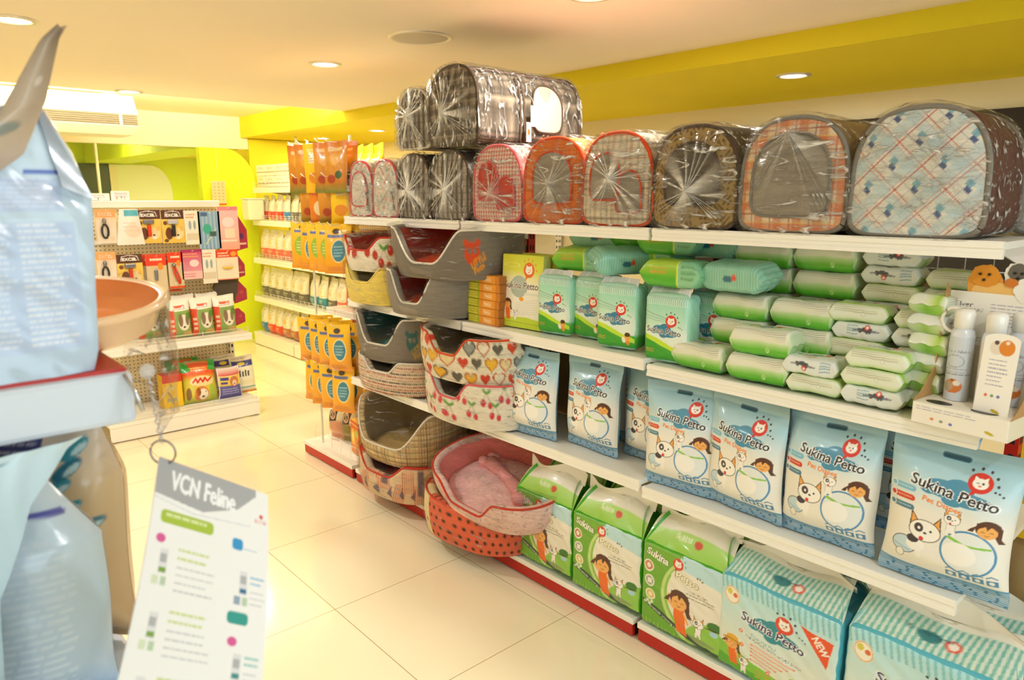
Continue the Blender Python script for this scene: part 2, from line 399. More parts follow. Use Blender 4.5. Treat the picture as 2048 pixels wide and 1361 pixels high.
# ------------------------------------------------------------------ artwork pieces
def art_dog(c, x, y, s, diaper=True, lead=False):
    """white puppy with a dark eye patch; s = head width"""
    o = '4a3a34'
    if diaper:
        c.ell(x - .62 * s, y - .75 * s, .42 * s, .36 * s, o).ell(x - .62 * s, y - .75 * s, .39 * s, .33 * s, 'c4dce8')
        c.ell(x - .25 * s, y - .62 * s, .30 * s, .25 * s, 'f6f2ea').ell(x - .35 * s, y - .42 * s, .2 * s, .16 * s, '3a3440')
        c.rect(x - .2 * s, y - 1.15 * s, x - .02 * s, y - .5 * s, 'f6f2ea', r=.08 * s).ell(x - .72 * s, y - 1.15 * s, .15 * s, .2 * s, o).ell(x - .72 * s, y - 1.15 * s, .13 * s, .18 * s, 'f6f2ea')
        c.line([(x - .95 * s, y - .8 * s), (x - .4 * s, y - .95 * s)], .03 * s, '7fa8c0')
    else:
        c.rect(x - .3 * s, y - 1.15 * s, x + .3 * s, y - .2 * s, o, r=.22 * s).rect(x - .27 * s, y - 1.12 * s, x + .27 * s, y - .2 * s, 'f6f2ea', r=.2 * s)
        for d in (-.2, .2): c.rect(x + d * s - .09 * s, y - 1.35 * s, x + d * s + .09 * s, y - .9 * s, 'f6f2ea', r=.06 * s)
    for d in (-1, 1):
        c.poly([(x + d * .2 * s, y + .3 * s), (x + d * .48 * s, y + .72 * s), (x + d * .52 * s, y + .1 * s)], o)
        c.poly([(x + d * .25 * s, y + .3 * s), (x + d * .45 * s, y + .62 * s), (x + d * .48 * s, y + .15 * s)], 'f0a850')
    c.ell(x, y, .53 * s, .43 * s, o).ell(x, y, .50 * s, .40 * s, 'faf6ee')
    c.ell(x - .2 * s, y + .08 * s, .15 * s, .18 * s, '453a44').ell(x - .19 * s, y + .07 * s, .05 * s, .06 * s, 'faf6ee').ell(x + .2 * s, y + .04 * s, .04 * s, .05 * s, '2a2a30')
    c.ell(x + .02 * s, y - .08 * s, .06 * s, .04 * s, '2a2a30').ell(x - .08 * s, y - .32 * s, .08 * s, .08 * s, 'd83838')
    if lead: c.line([(x - .1 * s, y - .35 * s), (x - .6 * s, y - .25 * s), (x - .9 * s, y + .05 * s)], .04 * s, '5a3020')
def art_girl(c, x, y, s, dress=True, hat=False):
    """girl with brown bob, side curl and orange dress; s = head width"""
    h = '5a3222'; f = 'f2b060'
    if dress:
        c.poly([(x - .3 * s, y - .2 * s), (x + .32 * s, y - .2 * s), (x + .5 * s, y - 1.75 * s), (x - .12 * s, y - 1.65 * s), (x - .28 * s, y - .9 * s)], 'f0701c')
        c.line([(x - .3 * s, y - .35 * s), (x - .62 * s, y - .1 * s), (x - .6 * s, y + .22 * s)], .15 * s, f)
        c.line([(x + .32 * s, y - .5 * s), (x + .55 * s, y - .95 * s)], .13 * s, f)
    c.ell(x + .02 * s, y + .16 * s, .57 * s, .52 * s, h)
    c.poly([(x + .2 * s, y + .3 * s), (x + .6 * s, y + .3 * s), (x + .62 * s, y - .35 * s), (x + .8 * s, y - .62 * s), (x + .52 * s, y - .62 * s), (x + .36 * s, y - .3 * s)], h)
    c.poly([(x - .5 * s, y + .3 * s), (x - .62 * s, y - .1 * s), (x - .9 * s, y - .12 * s), (x - .78 * s, y + .06 * s)], h)
    c.ell(x, y - .03 * s, .44 * s, .38 * s, f)
    c.poly([(x - .5 * s, y + .1 * s), (x - .1 * s, y + .35 * s), (x - .02 * s, y + .1 * s), (x + .15 * s, y + .36 * s), (x + .5 * s, y + .05 * s), (x + .5 * s, y + .5 * s), (x - .5 * s, y + .5 * s)], h)
    for d in (-.2, .18): c.line([(x + (d - .08) * s, y - .04 * s), (x + d * s, y + .02 * s), (x + (d + .08) * s, y - .04 * s)], .03 * s, '5a3222')
    c.line([(x - .1 * s, y - .2 * s), (x, y - .25 * s), (x + .1 * s, y - .19 * s)], .035 * s, 'a04820')
    if hat: c.ell(x, y + .32 * s, .82 * s, .16 * s, 'd89a20').ell(x, y + .5 * s, .5 * s, .32 * s, 'e8b030').rect(x - .5 * s, y + .34 * s, x + .5 * s, y + .42 * s, 'a86c14')
def art_badge(c, x, y, r, col='d83428', marks='3a3436'):
    """round red badge with a small white face and marks arched above"""
    for i in range(5):
        q = math.radians(128 - i * 32); c.ell(x + 1.38 * r * math.cos(q), y + 1.38 * r * math.sin(q), .12 * r, .15 * r, marks)
    c.ell(x, y, r, r, col).poly([(x - .5 * r, y - .7 * r), (x - .1 * r, y - .9 * r), (x - .7 * r, y - 1.45 * r)], col)
    c.ell(x, y - .05 * r, .62 * r, .52 * r, 'faf4ea').poly([(x - .55 * r, y + .1 * r), (x - .5 * r, y + .65 * r), (x - .15 * r, y + .4 * r)], 'faf4ea').poly([(x + .55 * r, y + .1 * r), (x + .5 * r, y + .65 * r), (x + .15 * r, y + .4 * r)], 'faf4ea')
    c.ell(x + .2 * r, y, .1 * r, .12 * r, marks).line([(x - .3 * r, y), (x - .12 * r, y)], .07 * r, marks).ell(x - .02 * r, y - .28 * r, .14 * r, .08 * r, 'e8702c')
def art_logo(c, x, y, w, txt='2e2a38', cloud='4a90b0', out='faf6ee', rot=0):
    for dx, dy, a, b in ((-.12, .03, .22, .12), (.05, .08, .17, .12), (.18, -.05, .24, .10), (-.28, -.02, .1, .07), (0, -.1, .12, .08)):
        c.ell(x + dx * w, y + dy * w, a * w, b * w, cloud)
    c.text('Sukina Petto', x, y, w * .15, out, w * 1.02, rot, w * .018); c.text('Sukina Petto', x, y, w * .15, txt, w, rot, w * .004)
    for i in range(3): c.ell(x + w * (.42 + .045 * i), y + w * (.13 - .012 * i * i + .01), w * .014, w * .014, txt)

def A_diaper(k=380):
    c = Cv(26, 38, k).grad([(0, 'e6e6de'), (6, 'eeeae0'), (20, 'f0ece2'), (25, 'd6e4e6'), (30, 'b0d4e0'), (34, 'a4ccda'), (35.2, '9cc2ce'), (38, '8fb4c0')])
    c.rect(0, 0, 26, 4.4, '4585ac')
    for i in range(9): c.lines(0, 26, 4.0 - i * .47, 1, 1, .2, 'c4dae6', 0)
    c.line([(0, 4.5), (8, 4.0), (18, 4.4), (26, 4.0)], .5, '5f9cbe')
    for i in range(7): c.rect(0, 36 + i * .28, 26, 36.1 + i * .28, '7c99a4', .7)
    c.rect(10.3, 34.1, 15.9, 35.5, '3d7088', r=.65).rect(10.6, 34.35, 15.6, 35.2, '2b5468', r=.4)
    art_logo(c, 14.2, 26.6, 17.5, '2e2a38', '4f93b2', 'f2f4f2', -.13)
    art_badge(c, 18.6, 30.4, 2.35)
    c.text('Pet Diaper', 12.5, 23.2, 1.35, 'f08a38', 8.2, -.13, .06)
    for y, q, t in ((25.0, '7ec0de', 'c0e0ee'), (22.6, 'd8422c', 'f0b090'), (20.2, '4a809a', 'a0c4d4')):
        c.rect(1.2, y - .75, 6.8, y + .75, q, r=.7).ell(1.6, y, .85, .85, 'eef4f4').ell(1.6, y, .6, .6, q); c.lines(2.8, 6.3, y - .1, 1, 1, .3, t, .1)
    c.ell(18.6, 12.6, 5.3, 5.6, 'e8ecea').ell(18.6, 12.6, 5.3, 5.6, '4a8ec0', 1, 0, .45)
    c.poly([(14.2, 15.6), (18, 14.3), (23, 14.6), (23, 15.1), (18, 14.9), (14.4, 16.4)], '8cc850').ell(17, 12, 3.4, 3.0, 'f6f4ee')
    art_dog(c, 14.9, 20.3, 3.2, False); art_girl(c, 21.8, 19.2, 4.2, False); art_dog(c, 9.6, 15.2, 6.6, True)
    for i in range(4): c.rect(14.6 + i * 2.6, 5.3, 16.7 + i * 2.6, 6.9, '4a86b0').line([(14.7 + i * 2.6, 7.5), (15.6 + i * 2.6, 8.0), (16.6 + i * 2.6, 7.5)], .3, '4a86b0').ell(15.6 + i * 2.6, 6.1, .5, .5, 'e8ecea')
    return c
def A_diaper_back(k=80):
    c = Cv(26, 38, k).grad([(0, '4f8cae'), (4, '5f9cbe'), (5, '7fb2c8'), (30, '6fa6bf'), (38, '5a8ea6')]); c.lines(3, 23, 28, 14, 1.4, .4, 'c8dce4', .3); return c
def A_pads(k=330):
    c = Cv(32, 30, k).grad([(0, '6aa82c'), (30, '74ae34')])
    c.ell(30, 15, 21.5, 17.5, 'c2dc88').ell(30.6, 15.4, 20.8, 16.6, '8ec444').ell(31, 15.8, 20.2, 15.8, 'ece6d6')
    c.poly([(12, 22), (18, 19.5), (32, 19.5), (32, 30), (17, 30)], 'ece6d6'); c.poly([(13.5, 26), (20, 25), (32, 22.5), (32, 30), (16, 30)], 'bcdfe4')
    c.ell(32, 3, 14, 8.2, '93c84e').ell(22, 3.4, 7, .9, '8a8a70', .7).rect(0, 0, 32, 0.01, '6aa82c')
    c.poly([(0, 8.3), (6, 6.2), (14, 3.2), (22, .9), (32, .3), (32, 1.8), (23, 2.4), (15, 5.0), (7, 7.8), (0, 9.4)], '2f4a34'); c.text('disposable training pads', 9.6, 5.6, .9, 'e8eed8', 14, -.38)
    for i in range(20): c.rect(1 + i * 1.6, .2, 1.4 + i * 1.6, 2.6 - i * .11, '9fd048', .7)
    c.text('Sukina', 6.6, 26.4, 2.6, '4a5a20', 8.8, -.2, .26); c.text('Sukina', 6.6, 26.4, 2.6, 'faf6e6', 8.6, -.2, .1)
    c.text('Petto', 18.2, 22.6, 2.6, '6a5a2a', 8.6, -.1, .28); c.text('Petto', 18.2, 22.6, 2.6, 'faf4d8', 8.4, -.1, .1)
    for i in range(3): c.ell(21.8 + i * .9, 24.9 - abs(i - 1) * .3 - i * .25, .3, .3, '6a5a2a')
    art_badge(c, 14.6, 26.6, 2.0, 'd83c20', '74ae34'); c.text('TRAINING PADS', 22.5, 19.0, .8, '6a6458', 7); c.lines(18, 29, 17.8, 2, 1.1, .35, '8a8478', .2)
    for i, (y, q) in enumerate(((21.6, 'c8502c'), (16.6, '7a7a80'), (11.6, 'e0c030'))):
        x = 3.2 + i * .5; c.ell(x, y, 2.0, 2.05, 'f2f0dc').ell(x, y, 1.55, 1.6, q, .85).ell(x, y, .8, .9, 'f2ecd0')
        if i == 1:
            for d in (-1, 0, 1): c.line([(x - 1.2, y + d * .8), (x + 1.2, y + d * .8)], .16, 'f2f0dc').line([(x + d * .8, y - 1.2), (x + d * .8, y + 1.2)], .16, 'f2f0dc')
    for i in range(4): c.ell(2.2 + i * .9, 8.2 + (i % 2) * .8, .65, .5, 'eaf2d0', .8)
    art_girl(c, 15.6, 13.6, 6.4, True); c.ell(28.3, 10.6, 2.3, 1.5, '3f7a30').line([(25.6, 9.4), (30.5, 9.6)], .35, '4a3a24').ell(28.6, 8.3, 1.4, .8, 'a8d0e0')
    art_dog(c, 23.0, 9.3, 3.7, False, True)
    return c
def A_pads_top(w='f0eada', g='8cc63c', st=None, k=160):
    c = Cv(32, 14, k, g).grad([(0, g), (6.0, 'b4dc74'), (6.3, w), (14, w)] if st is None else [(0, g), (9.5, g), (10, w), (14, w)])
    if st:
        for i in range(26): c.poly([(i * 1.35 - 2, 0), (i * 1.35 - 1.35, 0), (i * 1.35 + .4, 9.5), (i * 1.35 - .25, 9.5)], st)
        c.ell(15, 4.6, 2.4, 1.3, '2e7a80').ell(19.5, 4.2, 1.6, 1.4, 'e05038').ell(19.5, 4.2, 1.0, .9, 'f2e6da').text('Sukina Petto', 15, 5.0, 1.2, '2e5a68', 9, 0)
    else: c.text('Sukina', 14, 4.6, 1.6, 'e8f0d0', 6, -.05, .05).ell(19.5, 4.0, 1.5, 1.1, 'cc4a30')
    c.ell(16, 11.6, 2.2, .9, 'a89a78' if not st else 'c8b890', 1, 0, .25)
    return c
def A_teal(k=360):
    c = Cv(36, 32, k).grad([(0, '70b83c'), (2.4, '86c848'), (3, 'e6ecd8'), (12, 'e2e8dc'), (20, 'cfe6e2'), (32, 'aedfe4')])
    c.poly([(0, 0), (36, 0), (36, 2), (24, 4.2), (12, 6.5), (0, 9.5)], '86c840').poly([(0, 0), (36, 0), (36, .8), (20, 1.8), (0, 5)], '5cae2c').ell(25, 6, 2.2, 2.2, 'b8dc6c').ell(28, 5, 1.8, 2.6, 'a6d45a').lines(13, 31, 4.4, 3, 1.1, .4, 'c8b040', .3)
    for i in range(24): c.poly([(i * 1.6, 32), (i * 1.6 + .7, 32), (i * 1.6 + 1.6, 27.6 - i * .06), (i * 1.6 + .9, 27.6 - i * .06)], '7cc0c8', .8)
    c.ell(4.4, 26.0, 2.4, 2.9, 'f0dcb4', 1, .3).ell(4.4, 26, 2.0, 2.5, 'f6f0dc', 1, .3).ell(3.6, 27, .8, 1, 'd8cc50').ell(5.4, 26.2, .7, .8, 'e06a38').ell(4.4, 26, 2.1, 2.6, 'e08a50', 1, .3, .15)
    art_logo(c, 17.4, 19.6, 19, '40386a', '2e8f9c', 'f0f2ee', -.16); art_badge(c, 20.8, 23.6, 2.7, 'e0492e')
    c.text('Training Pad', 15, 15.2, 1.1, '7ab4b8', 8, -.16); c.text('FOR PUPPIES, AGED, ADULT DOGS', 18, 13.4, .8, '5a6a80', 17, -.16)
    for i in range(5): c.line([(11.5, 12.6 - i * 1.25), (24.5 - i * 1.7, 11.0 - i * 1.1)], .55, 'e88a6a').line([(12.0, 12.5 - i * 1.25), (24.0 - i * 1.7, 11.05 - i * 1.1)], .22, 'f6e0d0')
    for x, y in ((8, 15.6), (8.5, 11), (17, 5.6), (27, 7.4), (30, 5.4), (29, 9)): c.ell(x, y, .65, .65, 'e8704c').ell(x, y, .3, .3, 'f4e0d0')
    c.poly([(25.2, 26.4), (34.4, 24.8), (33.2, 16.2)], 'ea5426').text('NEW', 31.2, 22.4, 2.3, 'faf2e6', 5.6, -.9, .1)
    art_girl(c, 5.4, 9.6, 4.0, True, True); art_dog(c, 9.4, 5.4, 3.0, False)
    return c
def A_small(k=230):
    c = Cv(16, 22, k).grad([(0, '3aa82a'), (5, '46b030'), (5.2, 'e8f0e0'), (9, 'e4f0e4'), (14, 'b8e4cc'), (18.5, 'a2dcc2'), (18.8, 'd0e8d8'), (22, 'c0dccc')])
    for i in range(22): c.rect(i * .75, 18.8, i * .75 + .32, 22, '6ab8a4', .75)
    c.poly([(0, 0), (16, 0), (16, 2.6), (10, 4.2), (5, 6.0), (0, 7.6)], '34a02a').poly([(0, 7.6), (5, 6.0), (10, 4.2), (16, 2.4), (16, 3.8), (10, 5.8), (5, 7.8), (0, 9.0)], 'c2e430')
    c.line([(0, 16.6), (4, 15.4), (9, 14.2)], .2, '8a9a88').line([(0, 15.2), (8, 13.8)], .15, '8a9a88').line([(1, 14), (8, 13.2)], .15, '9aa890')
    art_logo(c, 7.6, 10.2, 12.2, '2e2a44', '2e7fa4', 'e8f2ea', -.06); art_badge(c, 10.2, 13.6, 1.95)
    c.ell(13.0, 4.0, 1.0, 1.3, 'f0a84c').ell(13.0, 5.3, 1.05, .75, '4a2c20').ell(11.6, 3.4, .8, 1.1, 'f4f0e4').ell(13.2, 2.6, .8, .9, 'f09030').lines(1, 5, 3.8, 2, .7, .25, 'd88a50', .2)
    return c
def A_yellow(k=230):
    c = Cv(22, 28, k).grad([(0, 'b8cc30'), (2.6, 'c6d83c'), (3.0, 'f0ecd8'), (15, 'f2ede0'), (19, 'eeeab0'), (22, 'dcdc50'), (28, 'd0d23a')])
    c.poly([(0, 0), (22, 0), (22, 3.5), (14, 4.4), (6, 4.0), (0, 3.2)], 'c6d83c').line([(0, 2.2), (22, 2.0)], .25, '9cb428')
    c.ell(9.5, 15.9, 4.6, 4.2, 'b2bcae'); c.text('Sukina Petto', 10.6, 16.4, 2.6, 'f4f0dc', 18.6, 0, .3); c.text('Sukina Petto', 10.6, 16.4, 2.6, '6a5560', 18.2, 0, .06)
    art_badge(c, 14.6, 22.4, 2.9, 'e8702c', 'e8902c'); c.ell(5.5, 24.0, 4, .8, 'e6e27a', 1, 0, .2); c.ell(11, 11.2, 1.3, .8, 'f0a020')
    for i in range(7): c.line([(8, 9.4 - i * .7), (20, 11.6 - i * .9)], .12, 'c8c4b8')
    c.rect(12.5, 12.9, 21, 13.7, 'f8f6ea').rect(12.5, 12.9, 21, 13.7, 'b8b8a0', .4); art_girl(c, 3.6, 8.8, 3.4); art_dog(c, 8.0, 5.6, 2.0, False)
    return c
def A_smallbox(k=90):
    c = Cv(20, 3.6, k, 'e8962e'); c.rect(0, 0, 7.5, 3.6, 'a8b028').lines(.6, 6.6, 2.6, 3, 1, .5, 'e8d850', .1).rect(10, .5, 15.5, 3.1, 'f0a850').text('Petto', 12.8, 1.9, 1.8, 'f6e8c8', 4.4).rect(17.5, 0, 20, 3.6, 'c87a24'); return c
def A_wipe(k=230):
    """unwrapped sleeve: v runs underside - front - top - back"""
    c = Cv(18, 32, k, 'e8ead8').grad([(0, '3f9a18'), (4.4, '48a81c'), (6.2, '62b830'), (8.0, 'b4d890'), (8.8, 'e6e6d0'), (13, 'e8e8d6'), (20, 'ececde'), (23, 'c8e09a'), (26, '7cc040'), (32, '5cae28')])
    for i in range(5): c.line([(1.6, 11.6 - i * .62), (16.2, 11.7 - i * .62)], .12, 'a09a86')
    c.ell(11.5, 6.2, .5, .7, 'c8e89a', 1, 0, .14); c.line([(11.3, 6.6), (11.7, 5.8)], .1, 'f0f4d8')
    art_logo(c, 8, 16.8, 9, '4a4450', '9cb8b0', 'ececde'); c.ell(12, 18.2, 1.4, 1.1, 'dc4a30').rect(4, 14, 8, 15, 'f0a040', r=.4)
    for x0, x1 in ((0, .9), (17.1, 18)):
        c.rect(x0, 0, x1, 32, 'c4dcae', .7)
    return c
def A_wipe_light(flip=False, k=200):
    c = Cv(16, 26, k, 'e4e8e2').grad([(0, '9fc860'), (3, 'c8dca0'), (4.5, 'dfe4de'), (10, 'e2e6e2'), (13, 'e6e8e0'), (20, 'dce4d8'), (26, '9fc860')])
    x = 9.5 if not flip else 6.0; d = -1 if not flip else 1
    for dx, r in ((-1.4, .7), (0, .95), (1.3, .7), (.6, .6)): c.ell(x + dx, 7.0 + (.35 if dx == 0 else 0), r, .7, '4a4e58')
    c.ell(x + .6, 7.8 if not flip else 6.0, .75, .7, 'd83a2c').ell(x + .6, 7.8 if not flip else 6.0, .4, .35, 'f4ece4').line([(x + 1.6, 6.9), (x + 3.6, 6.6)], .45, '7a7a84').line([(x - 3.2, 6.9), (x - 1.6, 6.9)], .45, '7a7a84')
    xs = x + d * 5; c.lines(min(xs, xs + 2.6), max(xs, xs + 2.6) + .6, 7.9, 4, .75, .32, '6a9cae', .1)
    art_logo(c, 8, 13.2, 7, '4a4450', '8aa8b0', 'e6e8e0'); c.ell(11, 14.4, 1.1, .9, 'dc4a30').ell(3.4, 12.6, .8, .7, '4fae30').rect(5, 10.6, 9, 11.2, 'e86a30', r=.2)
    return c
def A_wipe_small(k=200):
    c = Cv(15, 24, k, 'e6ead6').grad([(0, '7cbc34'), (3.2, '9cce58'), (4.6, 'd6e4bc'), (5.4, 'e4e8d6'), (8.2, 'e2e8cc'), (9.2, 'a6d03c'), (10.4, 'c8e08c'), (13, 'e8eadc'), (19, 'd8e4c0'), (24, '7cbc34')])
    for i in range(4): c.line([(1.5, 8.0 - i * .55), (12.5, 8.1 - i * .55)], .1, 'b0ac98')
    c.ell(9, 6, .5, .6, 'c0c8a8', 1, 0, .12); art_logo(c, 7, 12.6, 7, '4a4450', '9cb8b0', 'e8eadc'); c.ell(10, 13.6, 1, .8, 'dc4a30'); return c
def A_bag_plain(top, body, bottom, lbl=None, k=54, mark='a09884'):
    c = Cv(15, 30, k, body); c.rect(0, 26.5, 15, 30, top); c.rect(0, 0, 15, 10.5, bottom); c.lines(2.5, 12.5, 23, 3, 1.8, .7, mark, .3)
    c.ell(7.5, 16.5, 3.4, 3.0, lbl or 'e2d2ae').rect(2, 11.6, 13, 12.4, mark, .6).lines(2.5, 12, 7.2, 2, 1.8, .6, 'e8e4d8', .3, .8); return c

# fabric patterns -------------------------------------------------
def heart(c, x, y, s, col, ring=None):
    t = np.linspace(0, 2 * PI, 26); px = .0625 * 16 * np.sin(t) ** 3 * s; py = (.8125 * np.cos(t) - .3125 * np.cos(2 * t) - .125 * np.cos(3 * t) - .0625 * np.cos(4 * t)) * s
    if ring: c.poly(np.stack([x + px * 1.28, y + py * 1.28], -1), ring)
    c.poly(np.stack([x + px, y + py], -1), col)
def A_hearts(k=620):
    c = Cv(190, 20, k, 'f2e8d0'); r = random.Random(3); P = [('e05028', None), ('f4c040', 'c87820'), ('4a4438', None), ('f0dca8', 'd06030'), ('9aa09a', '4a4a44'), ('d84830', None), ('f2e8d0', 'c05828'), ('f4b830', '4a4438'), ('6a6458', None)]
    for j in range(3):
        for i in range(25): q = P[(i * 2 + j * 5 + r.randint(0, 2)) % 9]; heart(c, i * 7.7 + (3.8 if j % 2 else 0) + r.uniform(-.4, .4), 3.4 + j * 6.4 + r.uniform(-.4, .4), 2.85, q[0], q[1])
    return c
def A_cherries(k=560, big=False, bg='f4ead8'):
    c = Cv(190, 20, k, bg); r = random.Random(9)
    for i in range(30 if not big else 22):
        x = i * (190 / (30 if not big else 22)) + r.uniform(-1.5, 1.5); y = 4 + (i * 7 % 13) + r.uniform(-1, 1); s = 1.5 if not big else 2.4; q = 'd8384a' if not big else 'c83a24'
        c.ell(x, y, s, s * 1.05, q).ell(x - .3 * s, y + .3 * s, .3 * s, .3 * s, 'e8808a').ell(x + 2.6 * s, y - .6 * s, s * .9, s * .95, 'dc4454' if not big else q)
        c.line([(x, y + s), (x + 1.2 * s, y + 2.8 * s), (x + 2.6 * s, y + .4 * s)], .22, '9a6a4a')
        c.ell(x + 1.9 * s, y + 3.0 * s, 1.1 * s, .42 * s, '5c9c3c', 1, .5).ell(x + .5 * s, y + 3.1 * s, 1.0 * s, .38 * s, '6cac44', 1, -.6)
        if i % 4 == 0 and not big: c.text('Cherry', x + 6, y + 1, 1.4, 'e07a80', 5, .1)
    return c
def field_cv(W, H, k, bg, fn):
    c = Cv(W, H, k, bg); return c.field(fn)
def band(x, p, w, o=0): return (np.mod(x + o, p) < w)
def A_plaid_brown(k=640):
    def f(s, X, Y):
        for o, p, w_, q, a in ((0, 2.0, .8, 'c8ac78', .6), (0, 2.0, .28, '6a5040', .8), (1.1, 2.0, .18, 'b06a50', .6)): mapped(s, band(X, p, w_, o), q, a); mapped(s, band(Y, p, w_, o), q, a)
    return field_cv(190, 18, k, 'dcc594', f)
def A_rows(k=640):
    def f(s, X, Y):
        for i, q in enumerate(('b04838', '5a4238', 'c87058')): mapped(s, band(Y, 3.3, .55, -i * 1.1) & band(X, 1.1, .8, i * .4), q)
    return field_cv(190, 12, k, 'e8d8c0', f)
def A_pinkdots(k=560):
    c = Cv(190, 17, k, 'f2ccc2'); r = random.Random(5)
    for i in range(900): c.ell(r.uniform(0, 190), r.uniform(0, 17), .34, .34, r.choice(['c07a8c', 'd89aa4', '8a7090', 'e8a0a0', 'f8e4dc']))
    return c
def A_patch(k=560):
    c = Cv(190, 20, k, 'e6c8a4'); r = random.Random(11)
    for i in range(24):
        x = i * 8; y = r.choice([0, 6, 10]); v = r.random() < .5
        c.poly([(x, y), (x + 8, y - 2), (x + 9, y + 9), (x + 1, y + 11)], 'ecd0b0')
        for j in range(6): c.line([(x + j * 1.4, y), (x + j * 1.4 + (0 if v else 4), y + 10)], .6, 'd0622c')
        c.rect(x + 2, r.uniform(1, 14), x + 6, r.uniform(6, 9) + 8, '7a6a74') if i % 3 == 0 else None
        c.poly([(x + 5, 4), (x + 9, 9), (x + 8, 2)], '7a6a78')
    c.rect(0, 17.6, 190, 20, 'c83c20'); return c
def A_straw(k=620):
    c = Cv(190, 26, k, 'e86a48')
    for j in range(6):
        for i in range(46): c.ell(i * 4.2 + (2.1 if j % 2 else 0), 1.8 + j * 3.9, .9, .85, '4a2c20')
    for x in (20, 74, 168): c.poly([(x - 9, 0), (x + 9, 0), (x + 6, 18), (x - 7, 20)], 'f0dca8').ell(x + 5, 6, .9, .9, '4a3a28')
    c.line([(0, 24), (190, 24)], 4, '3f7c2c'); return c
def A_badgefab(bg, b1, b2, k=420):
    c = Cv(190, 18, k, bg); c.ell(119, 10.4, 4.2, 4.4, b1).ell(117.6, 11.4, 1.1, 1.1, bg).ell(120.4, 11.4, 1.1, 1.1, bg).ell(115.8, 14.4, 1.4, 1.4, b1).ell(122.2, 14.4, 1.4, 1.4, b1).text('LITTLE', 122.5, 7.6, 3.0, b2, 8.5, .5, .2).text('Pets', 123, 4.6, 2.4, b2, 6, .5, .2); return c
def A_plain(col, k=60, W=190, H=18):
    return Cv(W, H, k, col)
# carrier fabrics, 30 x 30 cm
def A_fab(kind, k=200):
    def f(s, X, Y):
        if kind == 'blue':
            X = X / 1.45; Y = Y / 1.45
            for a, b in ((X + Y, X - Y),):
                for d in (a, b):
                    mapped(s, band(d, 7.4, 2.6, 3.2), 'c2dce6', .55); mapped(s, band(d, 7.4, .24, 0), 'c84038', .85); mapped(s, band(d, 7.4, .16, .8), 'd88a78', .6); mapped(s, band(d, 7.4, .2, 5.1), '8a90b0', .5)
                mapped(s, band(a, 7.4, 1.1, 5.0) & band(b, 7.4, 1.5, 5.0), '34508c', .9); mapped(s, band(a, 7.4, 1.5, 4.0) & band(b, 7.4, 1.6, 5.8), '4aa4c0', .7)
        if kind == 'orange_plaid':
            for d in (X, Y):
                mapped(s, band(d, 5.4, 2.2), 'e07840', .6); mapped(s, band(d, 5.4, .3, 1), 'a83c28', .7); mapped(s, band(d, 2.7, .18, .9), 'c87058', .6); mapped(s, band(d, 5.4, .5, 3.2), 'f0c070', .6)
        if kind == 'check':
            for d in (X, Y): mapped(s, band(d, 2.4, .22), '5a4038', .8); mapped(s, band(d, 2.4, .14, .5), '5a4038', .7); mapped(s, band(d, 7.2, .3, .9), 'c86038', .7)
        if kind == 'orange':
            for d in (X, Y): mapped(s, band(d, 1.1, .5), 'c8601c', .38)
        if kind == 'hounds':
            u = np.mod(X, 1.5); v = np.mod(Y, 1.5); mapped(s, ((u < .75) & (v < .75)) | ((np.mod(X + Y, .75) < .3) & ((u < .75) ^ (v < .75))), 'd8484c', .85)
        if kind == 'grey':
            mapped(s, band(X, 3.2, 1.3), '3e362c', .8); mapped(s, band(X, 3.2, .3, 1.0), 'c8bca8', .7); mapped(s, band(Y, 2.6, .5), '5a5042', .5)
        if kind == 'leopard':
            n_ = np.sin(X * 2.3 + 2 * np.sin(Y * 1.1)) * np.sin(Y * 2.1 + 2 * np.sin(X * 1.3)); mapped(s, n_ > .25, '5a4626', .75)
        if kind == 'floral':
            n_ = np.sin(X * .8 + np.sin(Y * .9)) * np.sin(Y * .8 + 1.5 * np.sin(X * .5)); mapped(s, n_ > .6, 'e8a89c', .8); mapped(s, n_ < -.72, '9ac4cc', .8)
        if kind == 'plaid_dark':
            for d in (X, Y): mapped(s, band(d, 4.2, 1.7), '3a322a', .6); mapped(s, band(d, 4.2, .2, 1), 'b8a890', .6); mapped(s, band(d, 4.2, .12, 1.5), 'c08890', .5)
    bg = dict(blue='f0ebe0', orange_plaid='f2dcc0', check='ece0c8', orange='e88034', hounds='f2e4d6', grey='a2968a', leopard='ae9058', floral='f4ece0', plaid_dark='857866')[kind]
    return field_cv(30, 32, k, bg, f)

